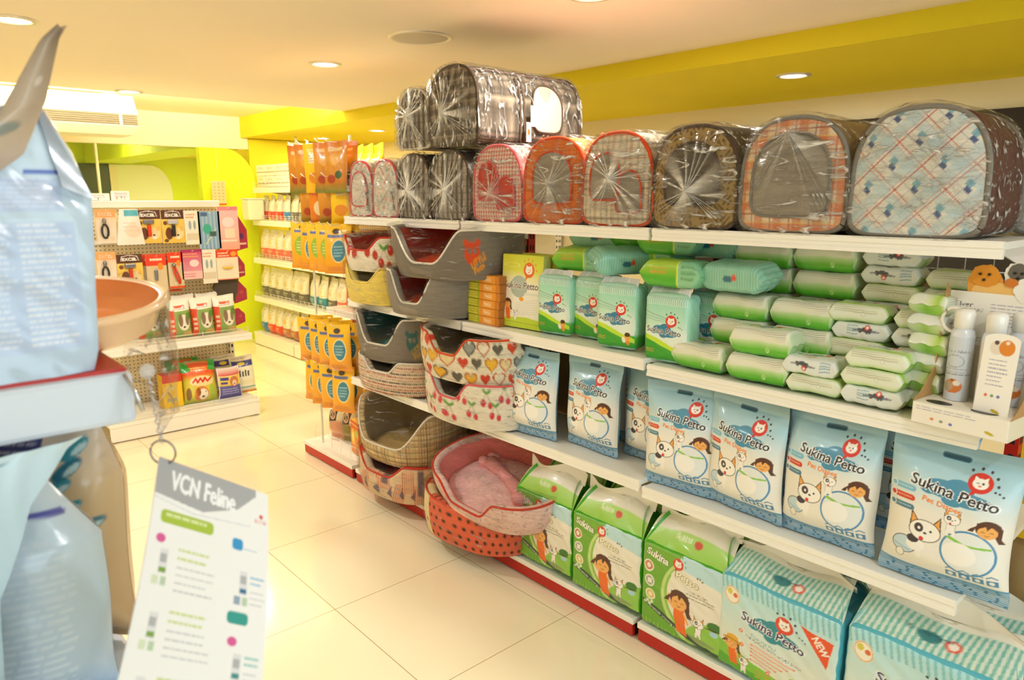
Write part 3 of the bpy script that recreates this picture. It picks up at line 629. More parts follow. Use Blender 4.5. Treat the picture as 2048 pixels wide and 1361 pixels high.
# ------------------------------------------------------------------ package shapes
class Fn:
    def __init__(s, f): s.f = f
    def sample(s, u, v):
        a = s.f(u, v); return np.stack([a, a, a], -1)
def nz(U, V, seed, k=1.0):
    r = random.Random(seed); o = 0
    for i in range(5): o = o + math.pow(.7, i) * np.sin(k * (r.uniform(2, 7) * (i + 1) * U + r.uniform(2, 7) * (i + 1) * V) + r.uniform(0, 6))
    return o / 2.6
def pillow(mb, W, H, D, cf, cb, nu=60, nv=80, seed=1, flop=0.0, st=.09, sb=.09, wr=.003, mi=0, pinch=.05, bstep=4, twist=0.0, gab=0.0):
    def prof(V):
        t1 = np.clip((V - sb) / .20, 0, 1); t2 = np.clip((1 - st - V) / .34, 0, 1); return np.sin(t1 * PI / 2) ** .8 * np.sin(t2 * PI / 2) ** .85
    def side(sg):
        def S_(U, V):
            f = prof(V); g = np.clip(1 - np.abs(2 * U - 1) ** 3.2, 0, 1) ** .62; T = D / 2 * f * g
            n_ = nz(U, V, seed); wv = (1 - f) * np.sin(U * 9 + seed) * .6 + n_ * .5 * g
            return (U - .5) * W * (1 - pinch * f + .015 * np.sin(V * 9 + seed)) * (1 - gab * np.clip((V - .68) / .32, 0, 1)), sg * T - .001 * (sg < 0) + wr * wv * 1.0 + flop * V ** 2.5 + twist * (U - .5) * V, V * H + .004 * np.sin(U * 5 + seed) * V
        return S_
    mb.grid(side(-1), nu, nv, cf, mi)
    mb.grid(side(1), max(8, nu // bstep), max(10, nv // bstep), cb, mi, flip=True)
    return mb
def brick(mb, W, D, H, front, side=None, top=None, back=None, r=.015, bulge=.0, n=(60, 60), seed=2, wr=.0015, mi=0, colr=(.8, .8, .8), z0=0.0):
    def mapc(a, b, c):
        x, y, z = a * W / 2, b * D / 2, c * H / 2
        ix = np.clip(x, -W / 2 + r, W / 2 - r); iy = np.clip(y, -D / 2 + r, D / 2 - r); iz = np.clip(z, -H / 2 + r, H / 2 - r)
        dx, dy, dz = x - ix, y - iy, z - iz; L_ = np.sqrt(dx * dx + dy * dy + dz * dz) + 1e-9
        x, y, z = ix + dx / L_ * r, iy + dy / L_ * r, iz + dz / L_ * r
        k = bulge; x = x * (1 + k * (1 - b * b) * (1 - c * c) * .5); y = y * (1 + 2 * k * (1 - a * a) * (1 - c * c)); z = z * (1 + k * (1 - a * a) * (1 - b * b))
        q = nz(a * .5, c * .5 + b * .3, seed, 2.2) * wr
        return x + q * a, y + q, z + q * np.abs(c) + H / 2 + z0
    g = lambda f, nu, nv, cv, fl=False: mb.grid(f, nu, nv, cv, mi, colr, fl)
    g(lambda U, V: mapc(2 * U - 1, -np.ones_like(U), 2 * V - 1), n[0], n[1], front)
    g(lambda U, V: mapc(2 * U - 1, np.ones_like(U), 2 * V - 1), 12, 12, back, True)
    g(lambda U, V: mapc(np.ones_like(U), 2 * U - 1, 2 * V - 1), 16, n[1] // 2, side)
    g(lambda U, V: mapc(-np.ones_like(U), 1 - 2 * U, 2 * V - 1), 16, n[1] // 2, side)
    g(lambda U, V: mapc(2 * U - 1, 2 * V - 1, np.ones_like(U)), n[0] // 2, 16, top)
    g(lambda U, V: mapc(2 * U - 1, 1 - 2 * V, -np.ones_like(U)), 12, 8, back)
    return mb
def flowpack(mb, L_, D, H, cv, nu=50, nv=48, seed=1, fin=.10):
    n_ = .42; tt = np.linspace(0, 1, 2000); qq = -2 * PI * tt - PI / 2
    py_ = np.sign(np.cos(qq)) * np.abs(np.cos(qq)) ** n_ * D / 2; pz_ = np.sign(np.sin(qq)) * np.abs(np.sin(qq)) ** n_ * H / 2
    arc = np.concatenate([[0], np.cumsum(np.hypot(np.diff(py_), np.diff(pz_)))]); arc /= arc[-1]
    def S_(U, V):
        t = np.clip(np.minimum(U, 1 - U) / fin, 0, 1); e = np.sin(t * PI / 2) ** .8
        q = -2 * PI * np.interp(V, arc, tt) - PI / 2
        c_, s_ = np.cos(q), np.sin(q)
        yy = np.sign(c_) * np.abs(c_) ** n_ * D / 2 * (.96 + .04 * e); zz = np.sign(s_) * np.abs(s_) ** n_ * H / 2 * (.01 + .99 * e)
        w_ = nz(U, V, seed, 1.6) * .0022 * e
        return (U - .5) * L_, -yy * -1 + w_, H / 2 + zz + w_ + .0022 * (1 - e) * np.sin(yy * 160)
    mb.grid(S_, nu, nv, cv, 0); return mb

def bed_shape(L_, Wd, Hb, Hf, th=.035, flare=.08, dip=(.13, .34), lean=0.0, n_=2.5):
    a, b = L_ / 2, Wd / 2
    def ang(U): return (U - .5) * 2 * PI
    def hgt(U):
        d = np.abs(U - .5) * 2; t = np.clip((d - dip[0]) / (dip[1] - dip[0]), 0, 1); return Hf + (Hb - Hf) * (t * t * (3 - 2 * t))
    def xy(U, off, sc=1.0):
        q = ang(U); c_, s_ = np.cos(q), np.sin(q); k = 2 / n_
        return np.sign(s_) * np.abs(s_) ** k * (a * sc - off), -np.sign(c_) * np.abs(c_) ** k * (b * sc - off)
    return a, b, hgt, xy
def bed(name, label, L_, Wd, Hb, Hf, cv, lining, cushion, piping, hcv=.20, th=.034, flare=.09, dip=(.10, .30), wrap='film_bed', nu=300, nv=34, body='print_fabric', bone=None, group=None, sag=.0):
    t = thing(name, label, 'pet bed', group=group)
    a, b, hgt, xy = bed_shape(L_, Wd, Hb, Hf, th, flare, dip)
    sc = lambda V: 1 - flare * (1 - V) + .03 * np.sin(V * PI)
    def outer(U, V):
        x, y = xy(U, 0, sc(V)); h = hgt(U); return x, y, V * h + .002 * nz(U * 3, V, 5)
    mb = MB(); mb.grid(outer, nu, nv, cv, 0, flip=True, cuv=lambda U, V, X, Y, Z: (U, np.clip(Z / hcv, 0, 1)))
    def rim(U, V):
        q = V * PI; x, y = xy(U, th / 2 * (1 - np.cos(q)), 1.0); return x, y, hgt(U) + .5 * th * np.sin(q) * .9
    mb.grid(rim, nu, 8, cv, 0, flip=True, cuv=lambda U, V, X, Y, Z: (U, np.clip((Z - .004) / hcv, 0, .97)))
    def bot(U, V):
        x, y = xy(U, 0, sc(np.zeros_like(V))); return x * V, y * V, 0 * V
    mb.grid(bot, 60, 2, None, 0, (.25, .2, .15)); mb.build('bed_wall', body, t)
    mb = MB()
    def inner(U, V):
        x, y = xy(U, th + .006 * np.sin(V * PI), 1 - flare * V * .7); h = hgt(U); return x, y, h + (.035 - h) * V
    mb.grid(inner, 120, 12, None, 0, flip=True); mb.build('lining', lining, t)
    mb = MB()
    def cush(U, V):
        x, y = xy(U, th + .004, 1 - flare * .6); f = (1 - V ** 3); return x * V, y * V, .035 + .045 * f + .004 * nz(U * 2, V * 3, 8) * f
    mb.grid(cush, 90, 18, None if not isinstance(cushion, tuple) else cushion[1], 0, cuv=lambda U, V, X, Y, Z: (np.clip((X / a + 1) / 2, 0, 1), np.clip((Y / b + 1) / 2, 0, 1)))
    mb.build('cushion', cushion if isinstance(cushion, str) else cushion[0], t)
    if bone:
        mb = MB(); P = [(-.13, .05), (-.1, .035), (-.04, .02), (.04, -.005), (.1, -.03), (.13, -.045)]; R_ = [.034, .028, .024, .024, .028, .036]
        V_ = []; n2 = 14
        for (px, py), r_ in zip(P, R_):
            for k in range(n2): q = 2 * PI * k / n2; V_.append((px + .012 * math.cos(q), py + r_ * math.cos(q), .088 + r_ * .8 * math.sin(q)))
        F_ = [(i * n2 + k, i * n2 + (k + 1) % n2, (i + 1) * n2 + (k + 1) % n2, (i + 1) * n2 + k) for i in range(5) for k in range(n2)]
        mb.add(V_, F_ + [tuple(range(n2))[::-1], tuple(5 * n2 + k for k in range(n2))], 0, smooth=True)
        for px, py in ((-.14, .075), (-.15, .035), (.14, -.025), (.14, -.07)): mb.lathe([(.001, -.03), (.022, -.022), (.03, 0), (.022, .022), (.001, .03)], 14, c=(px, py, .085))
        mb.build('bolster', bone, t)
    mb = MB(); u = np.linspace(0, 1, 141)[:-1]; x, y = xy(u, th * .12, 1.0); z = hgt(u) + th * .38
    mb.tube(np.stack([x, y, z], -1), .0045, 6, True); mb.build('piping', piping, t)
    if wrap:
        mb = MB()
        def wo(U, V):
            x, y = xy(U, -.008 - .006 * np.sin(U * 60 + V * 5) * V, sc(V)); h = np.maximum(hgt(U), Hf + (Hb - Hf) * .25) + th * .5 + .008; return x, y, .004 + V * h
        mb.grid(wo, 120, 10, None, 0, (0, 0, 0), flip=True)
        def wt(U, V):
            x, y = xy(U, -.008 - .006 * np.sin(U * 60 + 5), 1.0); h = np.maximum(hgt(U), Hf + (Hb - Hf) * .25) + th * .5 + .012; k = 1 - V
            return x * k, y * k, h * k + (1 - k) * (Hb * .8 + .0) + .012 * nz(U * 4, V * 2, 4) * V * k * 3
        mb.grid(wt, 120, 12, None, 0, (0, 0, 0), flip=True); mb.build('plastic_wrap', wrap, t)
    return t

def arch(W, H, t, nt=2.5, nb=7):
    q = -PI / 2 + 2 * PI * t; c_, s_ = np.cos(q), np.sin(q); up = s_ >= 0
    n1 = np.where(up, nt, nb); x = W / 2 * np.sign(c_) * np.abs(c_) ** (2 / n1); z = np.where(up, .45 * H + .55 * H * np.abs(s_) ** (2 / n1), .45 * H - .45 * H * np.abs(s_) ** (2 / n1))
    return x * (1 - .05 * np.clip((z - .2 * H) / H, 0, 1)), z
def carrier(name, label, fab, side, piping, window='big', W=.30, H=.295, D=.42, knot=(0, .35), haze=1.0, winmat='mesh_grey', wrap='film_clear', group='pet carriers on the top shelf', seed=1, front='print_fabric', sidecv=None, wsc=(.66, .62), wz=.46):
    t = thing(name, label, 'pet carrier', group=group)
    def body(U, V):
        x, z = arch(W, H, U); k = 1 - .05 * np.abs(2 * V - 1) ** 8; return x * k, (V - .5) * D, H * .45 + (z - H * .45) * k
    mb = MB(); mb.grid(body, 80, 24, sidecv, 0, cuv=lambda U, V, X, Y, Z: (np.mod(V * 1.3, .98) + .01, np.mod(U * 3.2, .98) + .01))
    mb.grid(lambda U, V: (arch(W, H, U)[0] * V * .95, D / 2 + .008 * (1 - V ** 4), .45 * H + (arch(W, H, U)[1] - .45 * H) * V * .95), 60, 6, sidecv, 0, flip=True, cuv=lambda U, V, X, Y, Z: (X / W + .5, Z / H))
    mb.build('body', side, t)
    mb = MB(); cvf = fab; xa, za = arch(W * .985, H * .985, np.linspace(0, .5, 400)); za = za + .0075 * H
    def fp(U, V):
        z = H * .0075 + H * .985 * (1 - (1 - V) ** 1.7) * .9995; a = 2 * U - 1; r2 = np.clip(np.maximum(np.abs(a), np.abs((z / H - .45) / .55)), 0, 1)
        return a * np.interp(z, za, xa), -D / 2 - .012 * (1 - r2 ** 4), z
    mb.grid(fp, 130, 110, cvf, 0, cuv=lambda U, V, X, Y, Z: (np.clip(X / .30 + .5, 0, 1), np.clip(Z / .32, 0, 1)))
    mb.build('front_panel', front, t)
    if window:
        def wf(dx, sx, sz, zc, tp='arch'):
            def f(U, V):
                x, z = arch(W * sx, H * sz, U, 2.3, 6); return dx + x * V, -D / 2 - .0175 + .004 * V ** 4, H * zc + (z - .45 * H * sz) * V
            return f
        specs = dict(big=[(0, wsc[0], wsc[1], wz)], round=[(0, .62, .6, .5)], low=[(0, .72, .52, .36)], two=[(-.04, .42, .5, .5), (.06, .34, .44, .34)])[window]
        for k, sp in enumerate(specs):
            mb = MB(); mb.grid(wf(*sp), 60, 5); mw_ = mb.build('mesh_window', winmat, t)
            mb = MB(); u = np.linspace(0, 1, 61)[:-1]; x, z = arch(W * sp[1], H * sp[2], u, 2.3, 6); mb.tube(np.stack([sp[0] + x, 0 * x - D / 2 - .015, H * sp[3] + z - .45 * H * sp[2]], -1), .0035, 5, True); mb.build('window_trim', piping, mw_)
    for y in (-D / 2 - .001, D / 2 + .001):
        mb = MB(); u = np.linspace(0, 1, 101)[:-1]; x, z = arch(W, H, u); mb.tube(np.stack([x * .975, 0 * x + y, .45 * H + (z - .45 * H) * .975], -1), .0065, 6, True); mb.build('piping', piping, t)
    if wrap:
        mb = MB(); r = random.Random(seed); kx, kz = knot[0], knot[1] * H; ph = [r.uniform(0, 6) for _ in range(6)]
        def wb(U, V):
            x, z = arch(W, H, U); k = 1.035 + .015 * np.sin(U * 41 + ph[0] + 3 * V) * np.sin(V * 6 + ph[1]); return x * k, -D / 2 - .012 + V * (D + .02), .45 * H + (z - .45 * H) * k + .003 * (U < 2)
        mb.grid(wb, 110, 20, None, 0, (.03, .03, .03))
        def rad(U): return np.abs(np.sin(U * PI * 15 + 2.2 * np.sin(U * 19 + ph[2]) + ph[3]))
        def wfr(U, V):
            x, z = arch(W * 1.035, H * 1.035, U); z = z - .008; ridge = .010 * rad(U) * V * (1 - V) * 3.2
            return kx + (x - kx) * V, -D / 2 - .022 - ridge - .028 * (1 - V) ** 5, kz + (z - kz) * V
        mb.grid(wfr, 240, 26, Fn(lambda u, v: 1.25 * haze * np.clip(.6 * np.exp(-(v / .2) ** 2) + .8 * np.clip(1.15 - v * 1.05, 0, 1) * (rad(u) ** 6) + .14 * (1 - v), 0, 1)), 0)
        mb.build('plastic_wrap', wrap, t)
    return t

# ------------------------------------------------------------------ room
def struct(name, mb, mats, **k): return tag(mb.build(name, mats, **k), kind='structure')
X0, X1, Y0, Y1 = -3.2, 4.46, -2.1, 12.0
ZC = 2.18
struct('floor', MB().box(X0, X1 + .1, Y0, Y1 + .1, -.1, 0), 'floor_tile')
struct('ceiling', MB().box(X0, 3.02, Y0, 5.42, ZC, ZC + .12), 'ceiling_paint')
struct('ceiling_raised', MB().box(X0, 3.02, 5.42, Y1, 2.30, 2.42), 'cream_paint')
struct('ceiling_soffit', MB().box(3.02, X1, Y0, Y1, 2.095, 2.42), 'green_paint')
struct('wall_right', MB().box(X1, X1 + .1, Y0, Y1, 0, 2.4), 'cream_paint')
struct('wall_left', MB().box(X0 - .1, X0, Y0, Y1, 0, 2.4), 'cream_paint')
struct('trim_1', MB().box(X1 - .03, X1 - .001, Y0, 3.0, 1.0, 1.945), 'dark_strip')
# unseen wall behind the camera, its wide window added for the cool light
mb = MB(); mb.box(X0, -1.6, Y0 - .1, Y0, 0, 2.4).box(2.0, X1, Y0 - .1, Y0, 0, 2.4).box(-1.6, 2.0, Y0 - .1, Y0, 0, .5).box(-1.6, 2.0, Y0 - .1, Y0, 2.15, 2.4); struct('wall_front', mb, 'cream_paint')
mb = MB(); mb.box(-1.6, 2.0, Y0 - .06, Y0 - .05, .5, 2.15); struct('window_unseen', mb, 'glass')
# transverse beam and glass partition at y = 7.6
struct('trim_2', MB().box(X0, 3.095, 7.55, 7.67, 1.985, 2.30), 'beam_paint')
g_ = struct('window_2', MB().box(X0, 2.62, 7.60, 7.612, 0, 1.985), 'glass')
mb = MB()
for x in (-2.2, -.9, .4, 1.69): mb.box(x - .009, x + .009, 7.585, 7.627, 0, 1.985)
struct('trim_3', mb, 'beam_paint')
# lime feature wall with a rounded shoulder, next to the wall shelving
P = [(2.56, 0), (3.10, 0)] + [(2.78 + .32 * math.cos(q), 1.62 + .36 * math.sin(q)) for q in np.linspace(0, PI / 2, 14)] + [(2.56, 1.98)]
struct('wall_shoulder', MB().poly(P, 'y', 7.44, 7.54), 'lime_paint')
struct('wall_return', MB().box(3.10, X1, 7.55, 7.65, 0, 2.09), 'green_paint')
# far wall: lime with a pale rounded niche and a dark glazed panel
struct('wall_back', MB().box(X0, X1, Y1, Y1 + .1, 0, 2.4), 'lime_paint')
P = [(2.82, 0), (3.66, 0)] + [(3.36 + .30 * math.cos(q), 1.55 + .42 * math.sin(q)) for q in np.linspace(0, PI / 2, 14)] + [(2.82, 1.97)]
struct('wall_niche', MB().poly(P, 'y', Y1 - .04, Y1 - .002), 'pale_wall')
struct('door_1', MB().box(2.3, 2.80, Y1 - .06, Y1 - .002, 0, 1.97), 'dark_panel')
struct('trim_4', MB().box(2.80, 2.9, Y1 - .08, Y1 - .002, 0, 1.97), 'beam_paint')
struct('trim_5', MB().box(2.50, 3.04, 7.70, Y1, 1.98, 2.29), 'lime_paint')

# ------------------------------------------------------------------ ceiling fittings
def downlight(x, y, z, e, col, label, r=.062):
    t = thing('downlight', label, 'ceiling light', (x, y, z), 0, 'recessed downlights')
    MB().lathe([(r, -.001), (r * 1.04, -.008), (r * 1.32, -.007), (r * 1.36, 0)], 32).build('trim_ring', 'lamp_trim', t)
    MB().lathe([(.0005, -.002), (r * .99, -.002)], 32).build('diffuser', 'lamp_glow', t)
    if e: lamp('downlight_lamp', 'AREA', (0, 0, -.014), e, col, r * 1.9, parent=t)
    return t
LE = 12.0
for x, y, z, k, c, lb in [(1.905, 3.58, ZC, 1, WARM, 'round recessed ceiling light left of the round speaker grille'),
                          (1.96, 1.78, ZC, 1.0, (1, .96, .88), 'round recessed ceiling light above the diaper shelves, at the top edge of the view'),
                          (.545, 3.52, ZC, 1.0, MILD, 'glaring recessed ceiling light at the top left corner'),
                          (1.42, 5.34, ZC, 1, WARM, 'recessed ceiling light at the ceiling step above the air conditioner'),
                          (.2, 1.6, ZC, .2, MILD, 'recessed ceiling light over the left shelf, out of view'),
                          (1.0, -.3, ZC, .5, MILD, 'recessed ceiling light behind the camera, out of view'),
                          (-1.2, 3.2, ZC, .8, MILD, 'recessed ceiling light over the left of the shop, out of view'),
                          (3.55, 1.86, 2.095, .9, (1, .96, .88), 'round recessed light in the green soffit above the plaid carriers'),
                          (3.61, 5.86, 2.095, .7, WARM, 'small recessed light in the soffit right of the yellow beam'),
                          (3.66, 7.0, 2.095, .5, WARM, 'small recessed light in the soffit above the white boxes'),
                          (2.2, 9.4, 2.295, 1.2, (1, .93, .66), 'recessed light in the back room ceiling, hidden behind the beam'),
                          (3.58, 10.6, 2.09, 1.2, (1, .93, .66), 'far recessed light in the lime soffit of the back room, left one'),
                          (3.60, 8.6, 2.09, 1.2, (1, .93, .66), 'far recessed light in the lime soffit of the back room, right one'),
                          (1.6, 6.6, 2.295, .5, (1, .93, .66), 'recessed light in the raised ceiling, hidden behind the ceiling step'),
                          (2.35, 6.2, 2.295, .5, (1, .93, .66), 'recessed light in the raised ceiling by the yellow beam, hidden')]:
    downlight(x, y, z, LE * k, c, lb)
t = thing('ceiling_speaker', 'round flush ceiling speaker with a fine grey grille', 'speaker', (1.915, 2.73, ZC))
MB().lathe([(.118, -.001), (.122, -.006), (.138, -.005), (.141, 0)], 48).build('rim', 'lamp_trim', t)
MB().lathe([(.0005, -.006), (.09, -.0055), (.119, -.003)], 48).build('grille', 'speaker_grey', t)
# ceiling-hung air conditioner
t = thing('air_conditioner', 'ceiling-hung cream air conditioner with a dark slatted outlet', 'air conditioner', (.87, 6.4, 1.99))
mb = MB(); P = [(0, .065), (0, .165), (.08, .30), (.62, .30), (.62, .06), (.50, .0), (.14, .0)]
mb.poly(P, 'x', -.86, .88); mb.build('housing', 'ac_white', t, .012)
mb = MB(); mb.poly([(-.004, .068), (-.004, .150), (.01, .150), (.01, .068)], 'x', -.80, .874); ou_ = mb.build('outlet', 'ac_dark', t)
for i in range(5): MB().box(-.80, .872, -.014, -.002, .076 + i * .0155, .079 + i * .0155).build('louvre', 'ac_slat', ou_)
MB().box(.74, .76, -.013, -.003, .07, .15).build('louvre_divider', 'ac_white', ou_)

# ------------------------------------------------------------------ shelving
def shelf_mb(w, d, lip=.036):
    mb = MB(); mb.box(.003, w - .003, .004, d, -.016, 0); mb.box(.002, w - .002, 0, .012, -lip, .002)
    mb.box(.002, w - .002, -.003, .0, -lip * .36, -.002).box(.002, w - .002, -.003, 0, -lip, -lip * .72)
    for x in (.02, w - .032): mb.poly([(.03, -.016), (d, -.016), (d, -.085)], 'x', x, x + .004)
    return mb
def upright_mb(h, c='r'):
    mb = MB(); mb.box(-.015, .015, 0, .04, 0, h, 0)
    z = .12
    while z < h - .05:
        mb.box(-.0155, .0155, .008, .016, z, z + .022, 1).box(-.0155, .0155, .024, .032, z, z + .022, 1).box(-.006, .006, -.0006, .01, z, z + .022, 1); z += .05
    return mb
def fence(w, h, y, name, parent, z, n=8, rows=3, x0=.02, r=.0018):
    mb = MB()
    for i in range(rows): mb.tube([(x0, y, z + h * (i + .6) / rows), (w - x0, y, z + h * (i + .6) / rows)], r, 5)
    for i in range(n + 1): x = x0 + (w - 2 * x0) * i / n; mb.tube([(x, y, z), (x, y, z + h)], r, 5)
    return mb.build(name, 'wire', parent)
def gondola(label, loc, rot, w, d, shelves, h, kick='red_metal', up='red_metal', back='grooved_board', basez=.075, kickx=(0, .02), rear=None, sides=(1, 1), group=None, backz=(0, None), fences=None, lip=.036, name='shelving_unit', backx=0):
    t = thing(name, label, 'shelving unit', loc, group=group, rot=rot)
    mb = MB(); mb.box(.004, w - .004, -.004, d, basez - .022, basez); mb.build('base_shelf', 'white_metal', t, .002)
    MB().box(.008, w - .008, .0, .014, .008, basez - .022).build('kick_plate', kick, t)
    if basez > .07:
        MB().box(.012, .05, .02, .06, 0, .03).build('foot', 'black_rubber', t); MB().box(w - .05, w - .012, .02, .06, 0, .03).build('foot', 'black_rubber', t)
    for z, dd in shelves:
        s = shelf_mb(w, dd, lip).build('shelf', 'white_metal', t); s.location = (0, d - dd, z)
        if fences: fence(w, .055, .012, 'wire_fence', s, .002, 10, 3)
    for k, x in zip(sides, (.0, w)):
        if k: u = upright_mb(h).build('upright', [up, 'dark_slot'], t); u.location = (x + (.012 if x == 0 else -.012), d, 0)
    if back: b = MB().box(.0, w, 0, .012, backz[0], backz[1] or h).build('back_panel', back, t); b.location = (backx, d + .030, 0)
    if rear:
        for z, dd in rear:
            mb = MB(); mb.box(.003, w - .003, 0, dd, -.02, 0).box(.003, w - .003, dd - .012, dd, -.036, .002); s = mb.build('rear_shelf', 'white_metal', t); s.location = (0, d + .045, z)
    return t
XF = 1.80; D_ = .35
RZ = dict(rear=[(1.405, .34), (.98, .33), (.58, .33), (.08, .33)])
g_near = gondola('near shelving unit with wire back, holding wet wipes and the largest diaper bags', (XF, 1.365, 0), FX, .925, D_, [(1.405, D_), (.978, D_), (.565, D_)], 1.40, back=None, group='shelving units along the aisle', **RZ)
g_mid = gondola('middle shelving unit with tall green packs and girl-print training pads', (XF, 2.315, 0), FX, .94, D_, [(1.405, D_), (.992, D_), (.58, D_)], 1.40, group='shelving units along the aisle', sides=(1, 0), backz=(0, .99), **RZ)
g_bed = gondola('shelving unit stacked with plastic-wrapped pet beds', (XF, 3.262, 0), FX, .937, D_, [(1.405, D_), (.992, D_), (.58, D_)], 1.40, group='shelving units along the aisle', sides=(1, 0), backz=(0, .99), **RZ)
# wire grid behind the wipes
mb = MB()
for i in range(14): x = .04 + i * .065; mb.tube([(x, .352, .98), (x, .352, 1.375)], .0016, 5)
for z in (1.0, 1.08, 1.16, 1.24, 1.31, 1.372): mb.tube([(.02, .355, z), (.905, .355, z)], .0016, 5)
mb.build('wire_grid', 'wire', g_near)
# end unit with hanging treats
g_end = gondola('short end unit with a wire fence and hanging dog treats', (XF, 3.865, 0), FX, .575, D_, [(.86, .16), (1.405, .22)], 1.40, group='shelving units along the aisle', back='pegboard', kickx=(0, 0), basez=.078)
fence(.575, .085, .06, 'wire_fence', g_end, .078, 5, 2)
# wall shelving far behind
XW = 2.90
wall_units = []
for i, (ya, lb) in enumerate(((7.25, 'pale shelving unit at the far end of the aisle, by the lime wall'), (6.33, 'pale shelving unit with white food bags, second from the lime wall'), (5.41, 'pale shelving unit behind the hanging treats'))):
    wall_units.append(gondola(lb, (XW, ya, 0), FX, .915, .45, [(.50, .42), (.89, .40), (1.27, .38), (1.59, .36)], 1.75, kick='white_metal', up='white_metal', back='pegboard', basez=.13, group='pale shelving units', fences=True, lip=.05))
# island unit facing us
isl = gondola('pale pegboard unit facing the camera with hanging grooming tools', (.965, 4.78, 0), (0, 0, 0), .955, .42, [(.575, .36)], 1.43, kick='white_metal', up='white_metal', back='pegboard', basez=.12, lip=.045)
fence(.955, .045, .012, 'wire_fence', isl, .12, 3, 2); fence(.955, .045, .075, 'wire_fence', isl, .577, 3, 2)
MB().box(-.01, .91, .36, .50, 1.432, 1.475).build('top_rail', 'white_metal', isl, .004)
MB().box(.0, .90, .425, .435, 1.20, 1.225).build('hook_rail', 'white_metal', isl)
# ------------------------------------------------------------------ diaper bags, middle shelf
cv = A_diaper(); cb = A_diaper_back()
def diaper(seed, flop, tw): 
    t = thing('diaper_bag', 'x', 'diaper bag', group='pet diaper bags')
    pillow(MB(), .262, .385, .10, cv, cb, 170, 230, seed, flop, .085, .07, .004, twist=tw).build('bag', 'print_film', t)
    return t
dg = 'blue and white pet diaper bags on the middle shelf'
dA = diaper(1, .0, .0); dB = diaper(5, .004, .015); dC = diaper(9, .008, -.012)
for i, (p, y, x, rz, lean, s, lb) in enumerate([
    (dA, 1.950, 1.850, 6, -3, .965, 'leftmost pet diaper bag, beside the cherry bed, its empty ring window white'),
    (dB, 1.675, 1.90, -3, -1, .97, 'second pet diaper bag from the left'),
    (dC, 1.452, 1.965, 0, -1, .96, 'third pet diaper bag from the left, half hidden behind its neighbour'),
    (dB, 1.262, 1.86, 6, -1, .985, 'pet diaper bag standing at the gap between two shelves, fourth from the left'),
    (dA, 1.036, 1.865, -6, 0, 1.0, 'fifth pet diaper bag from the left, curled top corner'),
    (dC, .785, 1.862, 0, -1, 1.015, 'sixth pet diaper bag from the left, with its dark handle slot fully seen'),
    (dA, .492, 1.840, 2, -3, 1.07, 'nearest pet diaper bag, at the right end of the shelf')]):
    place(p, (x, y, .570 if y < 1.365 else .585), (math.radians(lean), 0, math.radians(-90 + rz)), lb, dg, (s, s, .925 * min(s, 1.01)))
for y, lb in ((1.78, 'second-row diaper bag behind the two leftmost ones'), (1.53, 'second-row diaper bag behind the third from the left'), (1.15, 'second-row diaper bag dark blue between the fourth and fifth'), (.90, 'second-row diaper bag dark blue between the fifth and sixth'), (.63, 'second-row diaper bag dark blue between the sixth and the nearest')):
    place(dB, (2.06, y, .570 if y < 1.365 else .585), (math.radians(-2), 0, -PI / 2), lb, dg, (.98, .8, .92))
# ------------------------------------------------------------------ training pad packs, base shelf
def pads(name, label, W, D, H, gab, front, topcv, sidecol, seed=1, ridge=.6):
    t = thing(name, label, 'training pads'); mb = MB(); sc = Cv(4, 4, 12, sidecol)
    brick(mb, W, D, H, front, sc, sc, sc, .016, .03, (150, 140), seed, .003)
    def gabf(U, V):
        a = 2 * U - 1; k = 1 - .10 * V * np.abs(a) ** 2; w_ = nz(U, V, seed + 3) * .003
        return a * W / 2 * .985 * k, -D / 2 * .94 + V * D * ridge * .94 + w_, H - .012 + gab * np.sin(np.clip(V, 0, 1) * PI / 2) ** .9 * (1 - .25 * np.abs(a) ** 4 * (1 - V)) - .012 * np.sin(U * 7 + seed) * V + w_
    mb.grid(gabf, 90, 36, topcv, 0)
    def gabb(U, V):
        a = 2 * U - 1; k = 1 - .10 * (1 - V) * np.abs(a) ** 2; y0 = -D / 2 * .94 + D * ridge * .94
        return a * W / 2 * .985 * k, y0 + (D / 2 * .97 - y0) * V, H - .012 + gab * (1 - V ** 1.5) - .012 * np.sin(U * 7 + seed) * (1 - V)
    mb.grid(gabb, 30, 8, topcv, 0, cuv=lambda U, V, X, Y, Z: (U, .98 - V * .9))
    for sg in (-1, 1):
        def ends(U, V, sg=sg): # folded gusset ends
            y0 = -D / 2 * .94 + D * ridge * .94; yy = -D / 2 * .94 + U * D * .94; zt = np.where(yy < y0, np.sin(np.clip((yy + D / 2 * .94) / (y0 + D / 2 * .94), 0, 1) * PI / 2) ** .9, 1 - np.clip((yy - y0) / (D / 2 * .97 - y0), 0, 1) ** 1.5)
            return sg * (W / 2 * .985 - V * .035 * zt - .03 * np.sin(V * PI) * zt), yy, H - .012 + V * (gab * zt)
        mb.grid(ends, 16, 8, None, 0, hx(sidecol), flip=(sg < 0))
    mb.build('pack', 'print_film', t)
    mb = MB(); yr = -D / 2 * .94 + D * ridge * .94; rr = random.Random(seed)
    def strip(U, V, o=0):
        a = 2 * U - 1; hh = .052 + .018 * np.cos(U * 6 + seed) ; return a * W * .47 + .006 * V * a, yr - .012 * (1 - V) + o - .040 * V * np.sin(U * 3.1 + .3 * seed) ** 2 + .004 * np.sin(U * 11), H + gab - .020 - .010 * a * a + V * hh * (.55 + .45 * np.abs(np.cos(U * 3.4 + seed)))
    mb.grid(strip, 40, 8, None, 0, hx('efe9dc')); mb.grid(lambda U, V: strip(U, V, .002), 20, 4, None, 0, hx('e6dfcc'), flip=True); mb.build('carry_strip', 'print_film', t); return t
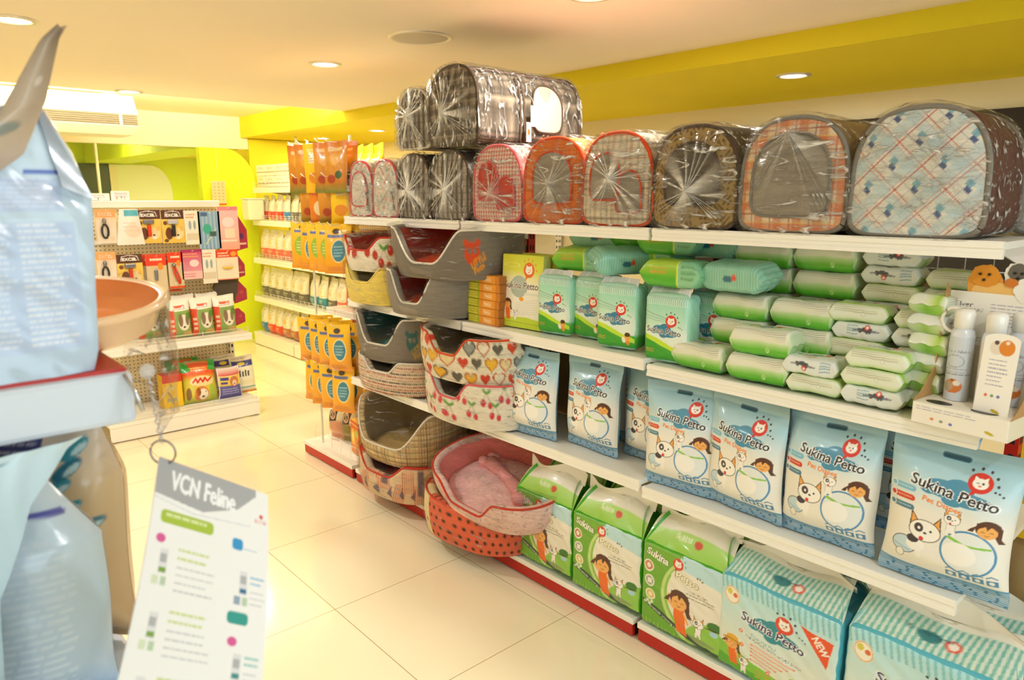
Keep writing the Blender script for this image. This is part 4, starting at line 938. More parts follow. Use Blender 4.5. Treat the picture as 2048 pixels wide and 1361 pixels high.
cvp = A_pads(); cvt = A_pads_top(); cvq = A_teal(); cvs = A_pads_top('f2ecdc', 'd4e2d4', '74b8ac')
pg = 'training pad packs on the bottom shelf'
pA = pads('training_pad_pack', 'x', .315, .165, .292, .098, cvp, cvt, '46a81e', 1)
pB = pads('training_pad_pack', 'x', .37, .20, .305, .075, cvq, cvs, '5cb8cc', 4)
for p, y, x, rz, s, lb in [(pA, 1.838, 1.885, 0, .98, 'green training pad pack with girl and puppy, leftmost, beside the polka dot bed'),
                           (pA, 1.520, 1.885, 1, 1.0, 'green training pad pack with girl and puppy, middle one of the front three'),
                           (pA, 1.195, 1.885, 0, 1.02, 'green training pad pack with girl and puppy, rightmost of the front three'),
                           (pB, .872, 1.895, -1, 1.0, 'aqua training pad pack with a red NEW corner and a girl in a straw hat'),
                           (pB, .487, 1.90, 1, 1.04, 'nearest aqua training pad pack, cut by the bottom right of the view')]:
    place(p, (x, y, .085), (0, 0, math.radians(-90 + rz)), lb, pg, (s, s, s))
for p, y, lb in ((pA, 1.86, 'rear green training pad pack behind the leftmost one'), (pA, 1.53, 'rear green training pad pack behind the middle one'), (pA, 1.20, 'rear green training pad pack behind the rightmost green one'),
                 (pB, .85, 'rear aqua training pad pack with striped top behind the NEW one'), (pB, .45, 'rear aqua training pad pack at the end of the bottom shelf')):
    place(p, (2.068, y, .085), (0, 0, -PI / 2), lb, pg, (1, .95 if p is pA else .72, 1))
# ------------------------------------------------------------------ small upright packs, yellow box, little boxes, lying packs
cvm = A_small(); mint = Cv(4, 8, 24).grad([(0, '3aa030'), (1.6, '58b048'), (2, 'a8dcc0'), (8, 'a4dcc6')])
t = thing('wipes_pack', 'x', 'wipes pack'); mb = MB(); brick(mb, .158, .085, .215, cvm, mint, Cv(4, 4, 8, 'b4dcc8'), mint, .02, .05, (110, 140), 3, .002)
mb.grid(lambda U, V: ((U - .5) * .15 * (1 - .05 * V), .012 * np.sin(U * 5) * V - .03 + .03 * V, .205 + V * .030), 40, 4, Fn(lambda u, v: np.where(np.mod(u * 22, 1) < .4, .6, .8)), 0)
mb.build('pack', 'print_film', t); sp = t
for y, x, rz, lb in [(1.85, 1.90, 6, 'mint and green upright pack beside the yellow box, first of four'), (1.700, 1.935, 0, 'mint and green upright pack set back, second of four'), (1.532, 1.875, 8, 'mint and green upright pack turned to show its side, third of four'), (1.328, 1.875, 5, 'mint and green upright pack nearest the wipes, fourth of four'),
                     (1.775, 2.045, 0, 'rear mint upright pack behind the first two'), (1.46, 2.02, 3, 'rear mint upright pack behind the third'), (1.245, 1.99, 0, 'rear mint upright pack behind the fourth')]:
    place(sp, (x, y, 1.001 if y > 1.37 else .987), (0, 0, math.radians(-90 + rz)), lb, 'mint and green upright packs')
t = thing('carton', 'flat yellow carton printed with a girl and puppy, standing on the upper shelf', 'box', (1.885, 2.030, .996), rot=(math.radians(-3), 0, math.radians(-86)))
brick(MB(), .215, .045, .285, A_yellow(), Cv(4, 4, 8, 'c8c86a'), Cv(4, 4, 8, 'd2d23c'), Cv(4, 4, 8, 'c8cc40'), .003, 0, (140, 180), 1, 0).build('box', 'print_card', t)
t = dup(t, (1.955, 2.00, .996), (math.radians(-2), 0, math.radians(-92)), 'yellow carton standing close behind the first yellow carton')
t = thing('small_box', 'x', 'box'); cvx = A_smallbox(); brick(MB(), .20, .15, .033, cvx, Cv(4, 4, 8, 'a8682c'), Cv(4, 4, 8, 'd8903c'), Cv(4, 4, 8, 'c88830'), .002, 0, (60, 14), 1, 0).build('box', 'print_card', t)
for i in range(6): place(t, (1.905, 2.215 + rnd.uniform(-.004, .004), .993 + i * .0335), (0, 0, -PI / 2 + rnd.uniform(-.03, .03)), 'small orange and green box, %s of the stack beside the yellow carton' % ['bottom', 'second from the bottom', 'third from the bottom', 'fourth from the bottom', 'fifth from the bottom', 'topmost'][i], 'small orange boxes in a stack')
# lying packs above the upright ones
def lying_cv(kind):
    c = Cv(20, 36, 150, '54b42c')
    if kind == 0: c.grad([(0, '44a424'), (8, '52b02a'), (12, 'a8cc3c'), (18, 'b8d44a'), (22, '6cbc34'), (36, '4aa626')]).lines(4, 10, 10.4, 2, .9, .4, 'e0903c').rect(13, 0, 20, 36, '8cc89c').rect(12.6, 0, 13, 36, 'e8e85a').lines(14, 19, 12, 6, .9, .4, '5c9c6c')
    else:
        c.grad([(0, '94c8b0'), (36, 'a0d0b8')])
        for i in range(26): c.rect(i * .8, 0, i * .8 + .35, 36, '5aa894', .6)
        c.ell(10, 9, 1.6, .9, '2e6a80').ell(12, 9.5, .8, .8, 'd8503a')
    return c
lg = []
for k in (0, 1):
    t = thing('soft_pack', 'x', 'soft pack'); flowpack(MB(), .22, .12, .085, lying_cv(k), 70, 60, 3 + k, .16).build('pack', 'print_film', t); lg.append(t)
for k, x, y, z, rz, tl, lb in [(0, 1.90, 1.33, 1.222, 3, 0, 'bright green soft pack lying on top of the fourth mint pack'), (1, 1.93, 1.13, 1.228, -5, 6, 'pale mint soft pack lying right of the bright green one'), (0, 1.98, 1.80, 1.235, 10, 4, 'green soft pack lying behind the yellow carton'),
                               (1, 1.94, 1.60, 1.245, 60, 10, 'striped mint soft pack lying crosswise above the second and third packs'), (0, 2.03, 1.50, 1.25, -8, 0, 'green soft pack lying deep on the shelf behind the striped one'), (1, 2.05, 1.78, 1.31, 12, 0, 'striped soft pack in the upper pile under the top shelf'),
                               (0, 2.06, 1.60, 1.325, 0, 0, 'green soft pack in the upper pile, second from the left'), (0, 2.0, 1.42, 1.315, 5, 3, 'green soft pack in the upper pile, near the top shelf bracket'), (1, 2.07, 1.30, 1.305, -6, 0, 'mint soft pack in the upper pile, at the right')]:
    place(lg[k], (x, y, z), (math.radians(tl), 0, math.radians(-90 + rz)), lb, 'soft packs piled above the upright packs')
# ------------------------------------------------------------------ wet wipes in stacks
wp = []
t = thing('wet_wipes', 'x', 'wet wipes'); flowpack(MB(), .185, .095, .078, A_wipe(), 120, 110, 2, .09).build('pack', 'print_film', t); wp.append(t)
for k, c in enumerate((A_wipe_light(), A_wipe_light(True), A_wipe_small())):
    t = thing('wet_wipes', 'x', 'wet wipes'); flowpack(MB(), .15, .09, .049, c, 100, 90, 5 + k, .12).build('pack', 'print_film', t); wp.append(t)
ordn = ['bottom', 'second', 'third', 'fourth', 'fifth', 'sixth', 'seventh', 'eighth', 'ninth']
def wstack(x, y, kinds, name, z0=.984, big=False, turn=0):
    z = z0; n_ = len(kinds)
    for i, k in enumerate(kinds):
        h = .0765 if k == 0 else .0475
        kind = 'large green wipes pack' if k == 0 else ('thin white wipes pack' if k in (1, 2) else 'thin green wipes pack')
        pos = 'alone in' if n_ == 1 else ('bottom of' if i == 0 else ('topmost of' if i == n_ - 1 else ordn[i] + ' up in'))
        place(wp[k], (x + rnd.uniform(-.006, .006), y + rnd.uniform(-.008, .008), z), (0, 0, -PI / 2 + math.radians(turn) + rnd.uniform(-.05, .05)), '%s, %s %s' % (kind, pos, name), 'wet wipe packs in stacks')
        z += h
wstack(1.875, 1.195, [0], 'the front row, beside the mint packs')
wstack(1.870, 1.003, [0, 0], 'the front stack of two large ones')
wstack(1.965, 1.13, [0, 0, 0], 'the left large stack, middle row')
wstack(1.965, .935, [0, 0, 0], 'the right large stack, middle row')
wstack(2.065, 1.115, [0, 0, 0, 0, 0], 'the left large stack, rear row')
wstack(2.065, .920, [0, 0, 0, 0, 0], 'the right large stack, rear row')
wstack(1.865, .845, [3, 2], 'the low front stack right of the large packs')
wstack(1.865, .690, [1, 3, 3], 'the front stack nearest the spray display')
wstack(1.965, .775, [3, 3, 3, 1, 3][0:5], 'the left thin stack, middle row')
wstack(1.965, .615, [3, 1, 3, 2, 3, 3][0:5], 'the right thin stack, middle row')
wstack(2.062, .745, [3, 3, 3, 3, 1, 3, 2, 1], 'the left thin stack, rear row')
wstack(2.062, .590, [3, 3, 1, 3, 3, 1, 3], 'the right thin stack, rear row')
wstack(1.945, .585, [2, 3, 2, 3, 2, 3], 'the end-on stack by the spray display', turn=80)
# ------------------------------------------------------------------ spray display
t = thing('spray_display', 'white cardboard counter display with round holes and a puppy header', 'display', (1.83, .47, .983), rot=(0, 0, math.radians(-96)))
cvd = Cv(22, 6, 260, 'f2ece0').lines(1, 15, 4.8, 2, .7, .22, 'a8a4b4').ell(5, 2, .45, .4, 'e0803c').ell(7.2, 1.8, .45, .4, '8a9a70').ell(9.4, 1.6, .45, .4, '6a70c0').ell(18, 1.6, 1.1, .4, 'c8b020', 1, -.3)
brick(MB(), .20, .13, .05, cvd, Cv(4, 4, 6, 'e6dcc0'), Cv(4, 4, 6, 'f0eadc'), Cv(4, 4, 6, 'd8c8a0'), .002, 0, (120, 30), 1, 0).build('tray', 'print_card', t)
for x in (-.055, .04): MB().lathe([(.0005, .0506), (.028, .0508)], 28, c=(x, -.035, 0), sy=.6).build('bottle_hole', 'black_plastic', t)
for a_, b_ in ((-.1015, -.0995), (.0995, .1015)): MB().poly([(-.062, .05), (.064, .05), (.064, .30), (.045, .32), (.03, .12), (-.03, .065)], 'x', a_, b_).build('side_wing', 'kraft', t)
ch = Cv(22, 34, 330, 'f4f0e8').text('Silver', 3.6, 30, 1.6, '4a4a52', 4.2).text('NANO', 6, 28.4, 1.2, '9a9aa2', 4).line([(2.0, 31.4), (1.2, 30.2), (1.6, 29.0)], .14, '5a5a62')
ch.lines(1.5, 7.5, 26.4, 4, 1.1, .28, 'b8b4bc', .3).lines(9.5, 20.5, 30.4, 7, 1.05, .3, 'a4a0ba', .35).ell(10.5, 21.6, .8, .6, 'e0803c').ell(13, 21.4, .8, .6, '8a9a70').ell(15.5, 21.2, .8, .6, '5a80c8').ell(19, 19.6, 1.3, .5, 'c8b020', 1, -.3).lines(1.5, 17, 19.6, 2, .9, .25, 'a4a0b0', .2).rect(0, 0, 22, 17.4, 'e8dfc8')
hb = MB(); hb.grid(lambda U, V: ((U - .5) * .215, .062 + .012 * V + 0 * U, .05 + V * .25), 90, 130, ch, 0).grid(lambda U, V: ((U - .5) * .215, .066 + .012 * V + 0 * U, .05 + V * .25), 2, 2, None, 0, hx('d8c8a0'), flip=True); hb.build('header_card', 'print_card', t)
# cut-out puppies on top of the header
def blob(cx, cz, rx, rz_, c, cv_list, y=.076, seed=0):
    q = np.linspace(0, 2 * PI, 29)[:-1]; r = random.Random(seed); k = [1 + r.uniform(-.08, .08) for _ in q]
    P = [(cx + rx * math.cos(a) * b, cz - .055 + rz_ * math.sin(a) * b) for a, b in zip(q, k)]; MBp.poly(P, 'y', y, y + .0025, 0, hx(c))
MBp = MB(); blob(-.035, .375, .036, .045, 'e8a040', 0); blob(-.035, .393, .03, .026, 'e0942e', 0, .074, 2); blob(.03, .40, .027, .03, 'f0ece4', 0, .075, 3); blob(.03, .408, .02, .018, '6a6660', 0, .0735, 4); blob(.055, .368, .03, .028, 'f2f0ea', 0, .072, 5); blob(0, .36, .06, .02, 'eebf70', 0, .0745, 6); blob(.02, .383, .014, .01, 'd07a30', 0, .071, 7)
for x, z in ((-.045, .398), (-.026, .398), (-.036, .385), (.024, .405), (.038, .405), (.031, .394)): blob(x, z, .0032, .003, '2a2420', 0, .0700, 8)
MBp.build('puppy_cutout', 'print_card', t)
cvb = Cv(16, 20, 200, 'cfd6e0').ell(8, 12.5, 2, 1.9, '9aa0aa', 1, 0, .2).text('Silver Nano', 8.4, 15.5, 1.0, '7a7c88', 5).lines(4, 12, 9.8, 3, .8, .22, '8a8c98', .2).ell(8.2, 4.6, 2.0, 2.2, 'd87a38').ell(7.0, 4.4, 1.3, 1.6, 'b8a890').ell(9.0, 5.6, .8, .8, 'f0e8dc').ell(8.0, 6.6, .3, .3, '3a2a20')
def bottle(label, cvx, x, y, pump):
    b = thing('spray_bottle', label, 'bottle', (x, y, 1.034), rot=(0, 0, math.radians(-100))); mb = MB()
    pr = [(0, 0), (.024, .001), (.0255, .008), (.0255, .145), (.022, .162), (.016, .172)]
    mb.grid(lambda U, V: (-.0255 * np.sin(U * 2 * PI) * -1 * -1, .0255 * np.cos(U * 2 * PI) * 1, V * .15), 90, 60, cvx, 0); mb.lathe([(.0255, .15), (.023, .163), (.016, .172)], 30, 0, hx('d8dce4')); mb.build('canister', 'print_foil', b)
    MB().lathe([(.017, .168), (.021, .170), (.0215, .205), (.017, .213), (.0005, .214)], 24).build('cap', 'cap_clear', b)
    if pump: q = np.linspace(.2 * PI, 1.75 * PI, 16); MB().tube([(-.024 + .026 * math.cos(a), 0, .185 + .028 * math.sin(a)) for a in q], .0042, 8).build('hook_handle', 'cap_clear', b)
    return b
bottle('silver-grey spray can with a puppy print and a white hook handle', cvb, 1.865, .515, True)
bottle('pale spray can beside the first one, half behind the hang tag', Cv(16, 20, 120, 'e6e0d8').ell(8, 12, 1.6, 1.5, 'b8b4ac').lines(4, 12, 9, 3, .8, .25, 'a8a49c').ell(8, 4, 1.5, .6, 'c8b020'), 1.86, .45, False)
bottle('third spray can at the back right of the display', cvb, 1.905, .41, False)
t = thing('hang_tag', 'long white round-ended hang tag with puppies in front of the spray cans', 'tag', (1.79, .425, 1.02), rot=(math.radians(-6), 0, math.radians(-98)))
ct = Cv(9, 24, 150, 'f6f2ea').ell(3.4, 20, 1.8, 2.0, 'e8dccc').ell(5.9, 20.2, 2.0, 2.2, 'e08a34').ell(3.2, 21.4, .6, .6, '5a4a40').ell(5.9, 21.6, .5, .5, 'f4e8d8').lines(2, 7.5, 16.4, 7, 1.15, .3, '9a98b4', .35).ell(2.6, 6.6, .45, .4, 'e0602c').ell(4.2, 6.6, .45, .4, '7a9a60').ell(5.8, 6.6, .45, .4, '6a70c0').ell(5.6, 2.4, 1.2, .45, 'c8b020', 1, -.3)
mb = MB()
for sg in (0, 1):
    def tf(U, V, sg=sg):
        h = np.minimum(1, np.sqrt(np.clip(1 - ((np.abs(V - .5) * 2 - .82) / .18).clip(0, 1) ** 2, 0, 1)) + .05); return (U - .5) * .07 * h, sg * .0012 + 0 * U, V * .19
    mb.grid(tf, 50, 100, ct if not sg else None, 0, (.8, .78, .7), flip=bool(sg))
mb.build('tag_card', 'print_card', t)
# ------------------------------------------------------------------ pet beds
Bd = {}
def put_bed(t, x, y, z, rz=0, tx=0, ty=0, s=(1, 1, 1)):
    t.location = (x, y, z); t.rotation_euler = (math.radians(tx), math.radians(ty), math.radians(-90 + rz)); t.scale = s; return t
bgp = 'pet beds wrapped in clear plastic'
b = bed('pet_bed', 'oval pink bed with tiny dots and a bone-shaped bolster, lying on the polka dot bed', .62, .46, .125, .05, A_pinkdots(), 'lining_pink', ('print_fabric', field_cv(60, 50, 160, 'f4c6c4', lambda s, X, Y: (mapped(s, nz(X * .12, Y * .12, 3, 3) > .35, 'eab4bc', .8), mapped(s, nz(X * .3, Y * .3, 6, 4) > .55, 'cf98a8', .6)))), 'piping_red', .15, .03, .10, (.05, .14), bone='cushion_pink', group=bgp)
put_bed(b, 1.880, 2.125, .264, 2, 12, 3, (1.1, 1.02, 1))
b = bed('pet_bed', 'red and green bed with black polka dots at the bottom, under the pink bed', .58, .45, .16, .15, A_straw(), 'lining_red', 'cushion_red', 'piping_red', .26, .05, .02, group=bgp)
put_bed(b, 1.875, 2.24, .084, 6, 1, 0)
b = bed('pet_bed', 'brown tartan bed with a dipped front and tan lining, beside the pink bed', .57, .45, .25, .085, A_plaid_brown(), 'lining_brown', 'cushion_brown', 'piping_white', .27, .03, .10, (.10, .38), group=bgp)
put_bed(b, 1.910, 2.85, .262, 6, 3, 0)
b = bed('pet_bed', 'orange striped patchwork bed on the bottom shelf under the tartan bed', .57, .45, .165, .10, A_patch(), 'lining_red', 'cushion_red', 'piping_red', .20, .05, .06, (.06, .2), group=bgp)
put_bed(b, 1.900, 2.86, .083, 4, 0, 0)
b = bed('pet_bed', 'cream bed covered in coloured hearts with an orange rim, on the cherry bed', .58, .44, .175, .10, A_hearts(), 'lining_brown', 'cushion_brown', 'piping_orange', .19, .03, .03, (.03, .13), group=bgp)
put_bed(b, 1.905, 2.29, .778, 2, 3, 0)
b = bed('pet_bed', 'cream bed printed with red cherries, below the heart-print bed', .57, .43, .175, .10, A_cherries(), 'lining_cream', 'cushion_pink', 'piping_pink', .20, .035, .06, (.03, .13), group=bgp)
put_bed(b, 1.90, 2.28, .590, 0, 1, 0)
b = bed('pet_bed', 'grey bed with dark teal lining on the middle shelf, left of the hearts bed', .52, .41, .20, .075, A_badgefab('857c72', '3f6a6a', 'b89a50'), 'lining_teal', 'cushion_teal', 'piping_white', .19, .03, .08, (.05, .20), group=bgp)
put_bed(b, 1.915, 2.885, .748, 8, 2, 0)
b = bed('pet_bed', 'bed with rows of red and brown dashes under the teal-lined bed', .52, .41, .145, .09, A_rows(), 'lining_brown', 'cushion_brown', 'piping_white', .16, .035, .06, (.04, .14), group=bgp)
put_bed(b, 1.915, 2.885, .591, 10, 0, 0)
b = bed('pet_bed', 'grey bed with red tartan lining and an orange bear badge, top of its stack', .60, .44, .19, .055, A_badgefab('82796e', 'd8502a', 'e89a28', 520), 'lining_plaid', 'cushion_red', 'piping_white', .19, .03, .10, (.03, .20), group=bgp)
put_bed(b, 1.895, 2.455, 1.180, 10, 3, 0)
b = bed('pet_bed', 'plain grey bed with bright red lining, below the red tartan bed', .50, .43, .175, .045, A_plain('8f877c'), 'lining_red', 'cushion_red', 'piping_white', .19, .034, .10, (.03, .16), group=bgp)
put_bed(b, 1.885, 2.555, 1.002, 10, 0, 0)
b = bed('pet_bed', 'cream bed with large red cherries and red lining, on the yellow bed', .46, .41, .15, .09, A_cherries(420, True), 'lining_red', 'cushion_red', 'piping_red', .20, .03, .08, (.06, .2), group=bgp)
put_bed(b, 1.92, 3.01, 1.162, 4, 2, 0)
b = bed('pet_bed', 'plush yellow bed on the upper shelf at the far end', .46, .41, .155, .085, A_plain('f4da6c'), 'lining_yellow', 'cushion_yellow', 'lining_yellow', .20, .05, .08, (.05, .2), group=bgp)
put_bed(b, 1.92, 3.02, 1.000, 4, 0, 0)
# ------------------------------------------------------------------ carriers on the top shelf
TZ = 1.409
def put_c(t, y, x=2.03, z=TZ, rz=0, tx=0): t.location = (x, y, z); t.rotation_euler = (math.radians(tx), 0, math.radians(-90 + rz)); return t
put_c(carrier('pet_carrier', 'arched carrier in white fabric with red and blue diagonal plaid', A_fab('blue', 300), 'fabric_brown', 'piping_grey', None, knot=(.08, .42), haze=.16, seed=3, D=.27), .635, 1.955)
put_c(carrier('pet_carrier', 'arched orange plaid carrier with a large grey mesh front', A_fab('orange_plaid'), 'fabric_tan', 'piping_grey', 'big', knot=(.0, .86), haze=.55, seed=5, wsc=(.72, .72), wz=.46), .935)
put_c(carrier('pet_carrier', 'arched dark brown mottled carrier next to the orange plaid one', A_fab('leopard'), 'fabric_dark', 'piping_brown', 'round', knot=(.0, .36), haze=.9, seed=7, winmat='mesh_dark'), 1.235)
put_c(carrier('pet_carrier', 'arched cream checked carrier with orange piping and side strap', A_fab('check'), 'print_fabric', 'piping_orange', 'two', knot=(.0, .5), haze=1.0, seed=9, sidecv=A_fab('check', 120)), 1.525)
put_c(carrier('pet_carrier', 'arched bright orange carrier with a brown mesh window', A_fab('orange'), 'fabric_orange', 'piping_orange', 'round', knot=(.01, .46), haze=.7, seed=11, winmat='mesh_grey'), 1.815, rz=2)
put_c(carrier('pet_carrier', 'small arched carrier in pink and white houndstooth', A_fab('hounds', 240), 'print_fabric', 'piping_pink', 'two', W=.29, H=.285, knot=(.0, .36), haze=.8, seed=13, winmat='piping_red', sidecv=A_fab('hounds', 120)), 2.11)
put_c(carrier('pet_carrier', 'grey striped carrier tightly wrapped, left of the pink one', A_fab('grey'), 'fabric_dark', 'piping_brown', None, W=.27, H=.275, knot=(.0, .44), haze=1.3, seed=15, wrap='film_soft'), 2.40)
put_c(carrier('pet_carrier', 'shiny wrapped grey carrier, second from the far end', A_fab('grey'), 'fabric_dark', 'piping_brown', None, W=.25, H=.275, knot=(.0, .42), haze=1.5, seed=17, wrap='film_soft'), 2.665)
put_c(carrier('pet_carrier', 'pale floral carrier with pink trim at the far end of the top shelf', A_fab('floral'), 'print_fabric', 'piping_pink', None, W=.22, H=.26, knot=(.1, .5), haze=.7, seed=19, sidecv=A_fab('floral', 100)), 2.90)
put_c(carrier('pet_carrier', 'pale floral carrier farthest left, partly behind the orange treat packs', A_fab('floral'), 'print_fabric', 'piping_pink', 'big', W=.22, H=.26, knot=(.1, .5), haze=.5, seed=20, sidecv=A_fab('floral', 100), winmat='fabric_white'), 3.115)
put_c(carrier('pet_carrier', 'white floral carrier in loose film standing behind the diagonal plaid one', A_fab('floral'), 'print_fabric', 'piping_grey', None, W=.28, H=.27, knot=(-.04, .5), haze=.9, seed=23, sidecv=A_fab('floral', 100), D=.30), .385, 2.285)
put_c(carrier('pet_carrier', 'carrier with brown stripes standing behind the orange plaid carrier', A_fab('grey'), 'fabric_tan', 'piping_brown', None, W=.28, H=.31, knot=(0, .7), haze=.8, seed=25, D=.28), .93, 2.42)
# large dark carrier on top, long side towards the camera, with side window and tags
bc = carrier('pet_carrier', 'large dark plaid carrier lying on top of the others, with a clear side window', A_fab('plaid_dark'), 'print_fabric', 'piping_brown', None, W=.33, H=.305, D=.56, knot=(-.03, .4), haze=1.1, seed=31, wrap='film_soft', sidecv=A_fab('plaid_dark', 200))
put_c(bc, 2.36, 2.085, 1.703, 0, 0)
mb = MB(); sx_ = lambda z: .165 * .978
P = []
for q in np.linspace(0, 2 * PI, 41)[:-1]:
    c_, s_ = math.cos(q), math.sin(q); e = .5 if s_ < 0 else .9
    P.append((.075 + .085 * np.sign(c_) * abs(c_) ** e, .150 + .095 * np.sign(s_) * abs(s_) ** e))
def sxz(z):  # side surface position of the big carrier at height z
    t_ = np.linspace(.2, .5, 200); x, zz = arch(.33, .305, t_); return float(np.interp(z, zz, x))
V_ = [(sxz(z) + .009, y, z) for y, z in P] + [(sxz(.15) + .010, .075, .15)]
mb.add(V_, [(i, (i + 1) % 40, 40) for i in range(40)], 0, smooth=True); mb.build('side_window', 'pvc_window', bc)
MB().tube([(v[0] + .001, v[1], v[2]) for v in V_[:40]], .004, 6, True).build('window_trim', 'piping_brown', bc)
for yy in (-.075, -.055): MB().tube([(sxz(z) + .007, yy, z) for z in np.linspace(.01, .26, 14)], .005, 5).build('webbing_strap', 'piping_brown', bc)
t = thing('price_tag', 'white barcode tag hanging on the large dark carrier', 'tag', (2.03, 2.150, 1.775), rot=(0, 0, 0))
cvt2 = Cv(4, 8, 60, 'f6f2e8').lines(.5, 3.5, 6.8, 3, .8, .3, '8a8070', .2)
for i in range(9): cvt2.rect(.6 + i * .33, 1, .6 + i * .33 + .14, 4, '6a6050')
mb = MB(); mb.grid(lambda U, V: (U * .036, 0 * U, V * .08), 20, 40, cvt2, 0).grid(lambda U, V: (U * .036, .001 + 0 * U, V * .08), 1, 1, None, 0, flip=True); mb.build('tag_card', 'print_card', t); MB().tube([(.018, .0005, .08), (.012, .01, .11), (0, .02, .125)], .0008, 4).build('tag_string', 'piping_white', t)
t = thing('price_tag', 'narrow rounded white tag with an orange picture under the barcode tag', 'tag', (2.008, 2.152, 1.715))
cvt3 = Cv(3, 8, 50, 'f4ead8').ell(1.5, 4, .8, 1.4, 'c8602c'); mb = MB(); mb.grid(lambda U, V: (U * .026, 0 * U, V * .075), 16, 40, cvt3, 0).grid(lambda U, V: (U * .026, .001 + 0 * U, V * .075), 1, 1, None, 0, flip=True); mb.build('tag_card', 'print_card', t)
sc_ = carrier('pet_carrier', 'small carrier in shiny white film on top, left of the large dark one', A_fab('grey'), 'fabric_tan', 'piping_white', None, W=.25, H=.25, D=.30, knot=(0, .55), haze=1.8, seed=33, wrap='film_soft')
put_c(sc_, 2.66, 1.975, 1.703)

# ------------------------------------------------------------------ goods of the end unit
cg = lambda: None
def treat_cv(kind):
    c = Cv(16, 26, 110, 'f2b418')
    if kind == 'bone': c.grad([(0, 'e08a1c'), (6, 'eea41c'), (26, 'f6c428')]).ell(9, 12, 4.6, 6.2, 'f4e0a0').ell(9, 12, 4.0, 5.6, '3f8296').lines(6, 12, 14, 4, 1.6, .5, 'a8ccd0', .3).ell(7, 22.5, 2.2, 1.5, '4a3a28').rect(2, 19, 12, 20.6, '5a6a9a').lines(2, 14, 3, 2, 1.2, .5, 'c87020', .2)
    elif kind == 'green': c.grad([(0, 'e8951c'), (26, 'f6cc38')]).ell(8, 13, 4.4, 5.6, '9cbc38').lines(5, 11, 15, 4, 1.6, .5, 'e8ecb0', .3).rect(3, 20.5, 13, 22, '5c6aa4').ell(8, 23.5, 2, 1.2, '5a4632')
    elif kind == 'meat': c.grad([(0, '6a7a2c'), (6, 'c87a20'), (18, 'e09a2c'), (26, 'd87a24')]).ell(8, 17, 3.4, 3.2, 'e8a838').ell(6, 7, 3, 2.2, 'a83c18').ell(11, 9, 2.4, 2, '3f5a20').rect(3, 21.2, 13, 22.8, 'f4e0b0', .7)
    elif kind == 'yellow': c.grad([(0, 'f0b414'), (26, 'fad820')]).rect(4, 16, 12, 21, 'f6ecc8').ell(8, 8, 4.6, 3, 'e08a20').lines(4, 12, 19.6, 3, 1.4, .4, 'b08020', .2)
    elif kind == 'milk': c.grad([(0, 'e07818'), (26, 'f0901c')]).text('milky', 8, 17, 2.4, 'c83a4c', 12).ell(8, 9, 4, 4, 'f4d8a0').rect(2, 22, 14, 25, 'f6c820')
    return c
def hung(kind, label):
    t = thing('treat_pack', label, 'treat pack', group='hanging dog treat packs'); pillow(MB(), .15, .25, .03, treat_cv(kind), Cv(4, 4, 8, 'd8981c'), 46, 70, 3, 0, .12, .05, .003).build('pack', 'print_film', t); return t
HP = {k: hung(k, 'x') for k in ('bone', 'green', 'meat', 'yellow', 'milk')}
def hook(parent, x, y, z, L_=.13, axis='x'):
    q = [(0, 0), (L_ * .85, 0), (L_, .018)]; P = [((x - a if axis == 'x' else x), (y if axis == 'x' else y - a), z + b) for a, b in q]; mb = MB().tube(P, .0022, 6); o = mb.build('display_hook', 'wire', parent); return o
inv = None
hk = thing('hook_rack', 'white wire hook rack holding the hanging treats at the end unit', 'rack')
for i, z in enumerate((.615, .842, 1.36, 1.60, 1.765)): MB().tube([(1.86, 3.28, z), (1.86, 3.74, z)], .004, 6).build('cross_bar', 'wire', hk)
for y in (3.28, 3.74): MB().tube([(1.86, y, .082), (1.86, y, 1.80)], .006, 8).build('rack_post', 'wire', hk)
def row(z, ys, kinds, nm, dx=(0,), drop=.243, rz=28):
    for i, y in enumerate(ys):
        hook(hk, 1.86, y, z, .14)
        for j, d in enumerate(dx):
            k = kinds[(i + j) % len(kinds)]; what = dict(bone='blue-oval treat pack', green='green-oval treat pack', meat='brown jerky pack', yellow='plain yellow treat pack', milk='orange treat pack')[k]
            place(HP[k], (1.83 - d, y, z - drop), (math.radians(rnd.uniform(-4, 4)), 0, -PI / 2 + math.radians(rz + rnd.uniform(-8, 8))), '%s, %s hook from the left, %s, %s' % (what, ordn[i] if i else 'first', nm, ('in front' if j == len(dx) - 1 else 'behind')))
row(.612, (3.64, 3.53, 3.42, 3.32), ('bone',), 'lowest hanging row', (.0, .05), .235)
row(.842, (3.63, 3.52, 3.41, 3.31), ('bone',), 'second hanging row', (.0, .06), .235)
row(1.36, (3.68, 3.58, 3.48, 3.38, 3.29), ('bone', 'green', 'bone', 'green', 'green'), 'third hanging row', (.0, .06))
row(1.60, (3.66, 3.55, 3.44, 3.33), ('meat', 'milk', 'meat', 'yellow'), 'fourth hanging row', (.0,))
row(1.765, (3.68, 3.58, 3.48, 3.38, 3.29), ('meat', 'meat', 'meat', 'yellow', 'meat'), 'top hanging row', (.0, .05), .245)
for i, (y, z) in enumerate(((3.70, .872), (3.55, .872), (3.40, .872))): place(HP['milk'], (2.07, y, z), (math.radians(-6), 0, -PI / 2), 'orange milk treat pack standing on the end unit shelf, %s from the left' % ('first', 'second', 'third')[i])
for i, y in enumerate((3.08, 3.00, 2.92, 2.84)): pass
# yellow packs on the rear top shelf, above the pale carriers
for i, y in enumerate((3.66, 3.56, 3.46, 3.36)): place(HP['yellow'], (2.06, y, TZ), (0, 0, -PI / 2), 'tall yellow treat pack on the top shelf of the end unit, %s from the left' % ('first', 'second', 'third', 'fourth')[i], scale=(1, 1.4, 1.45))
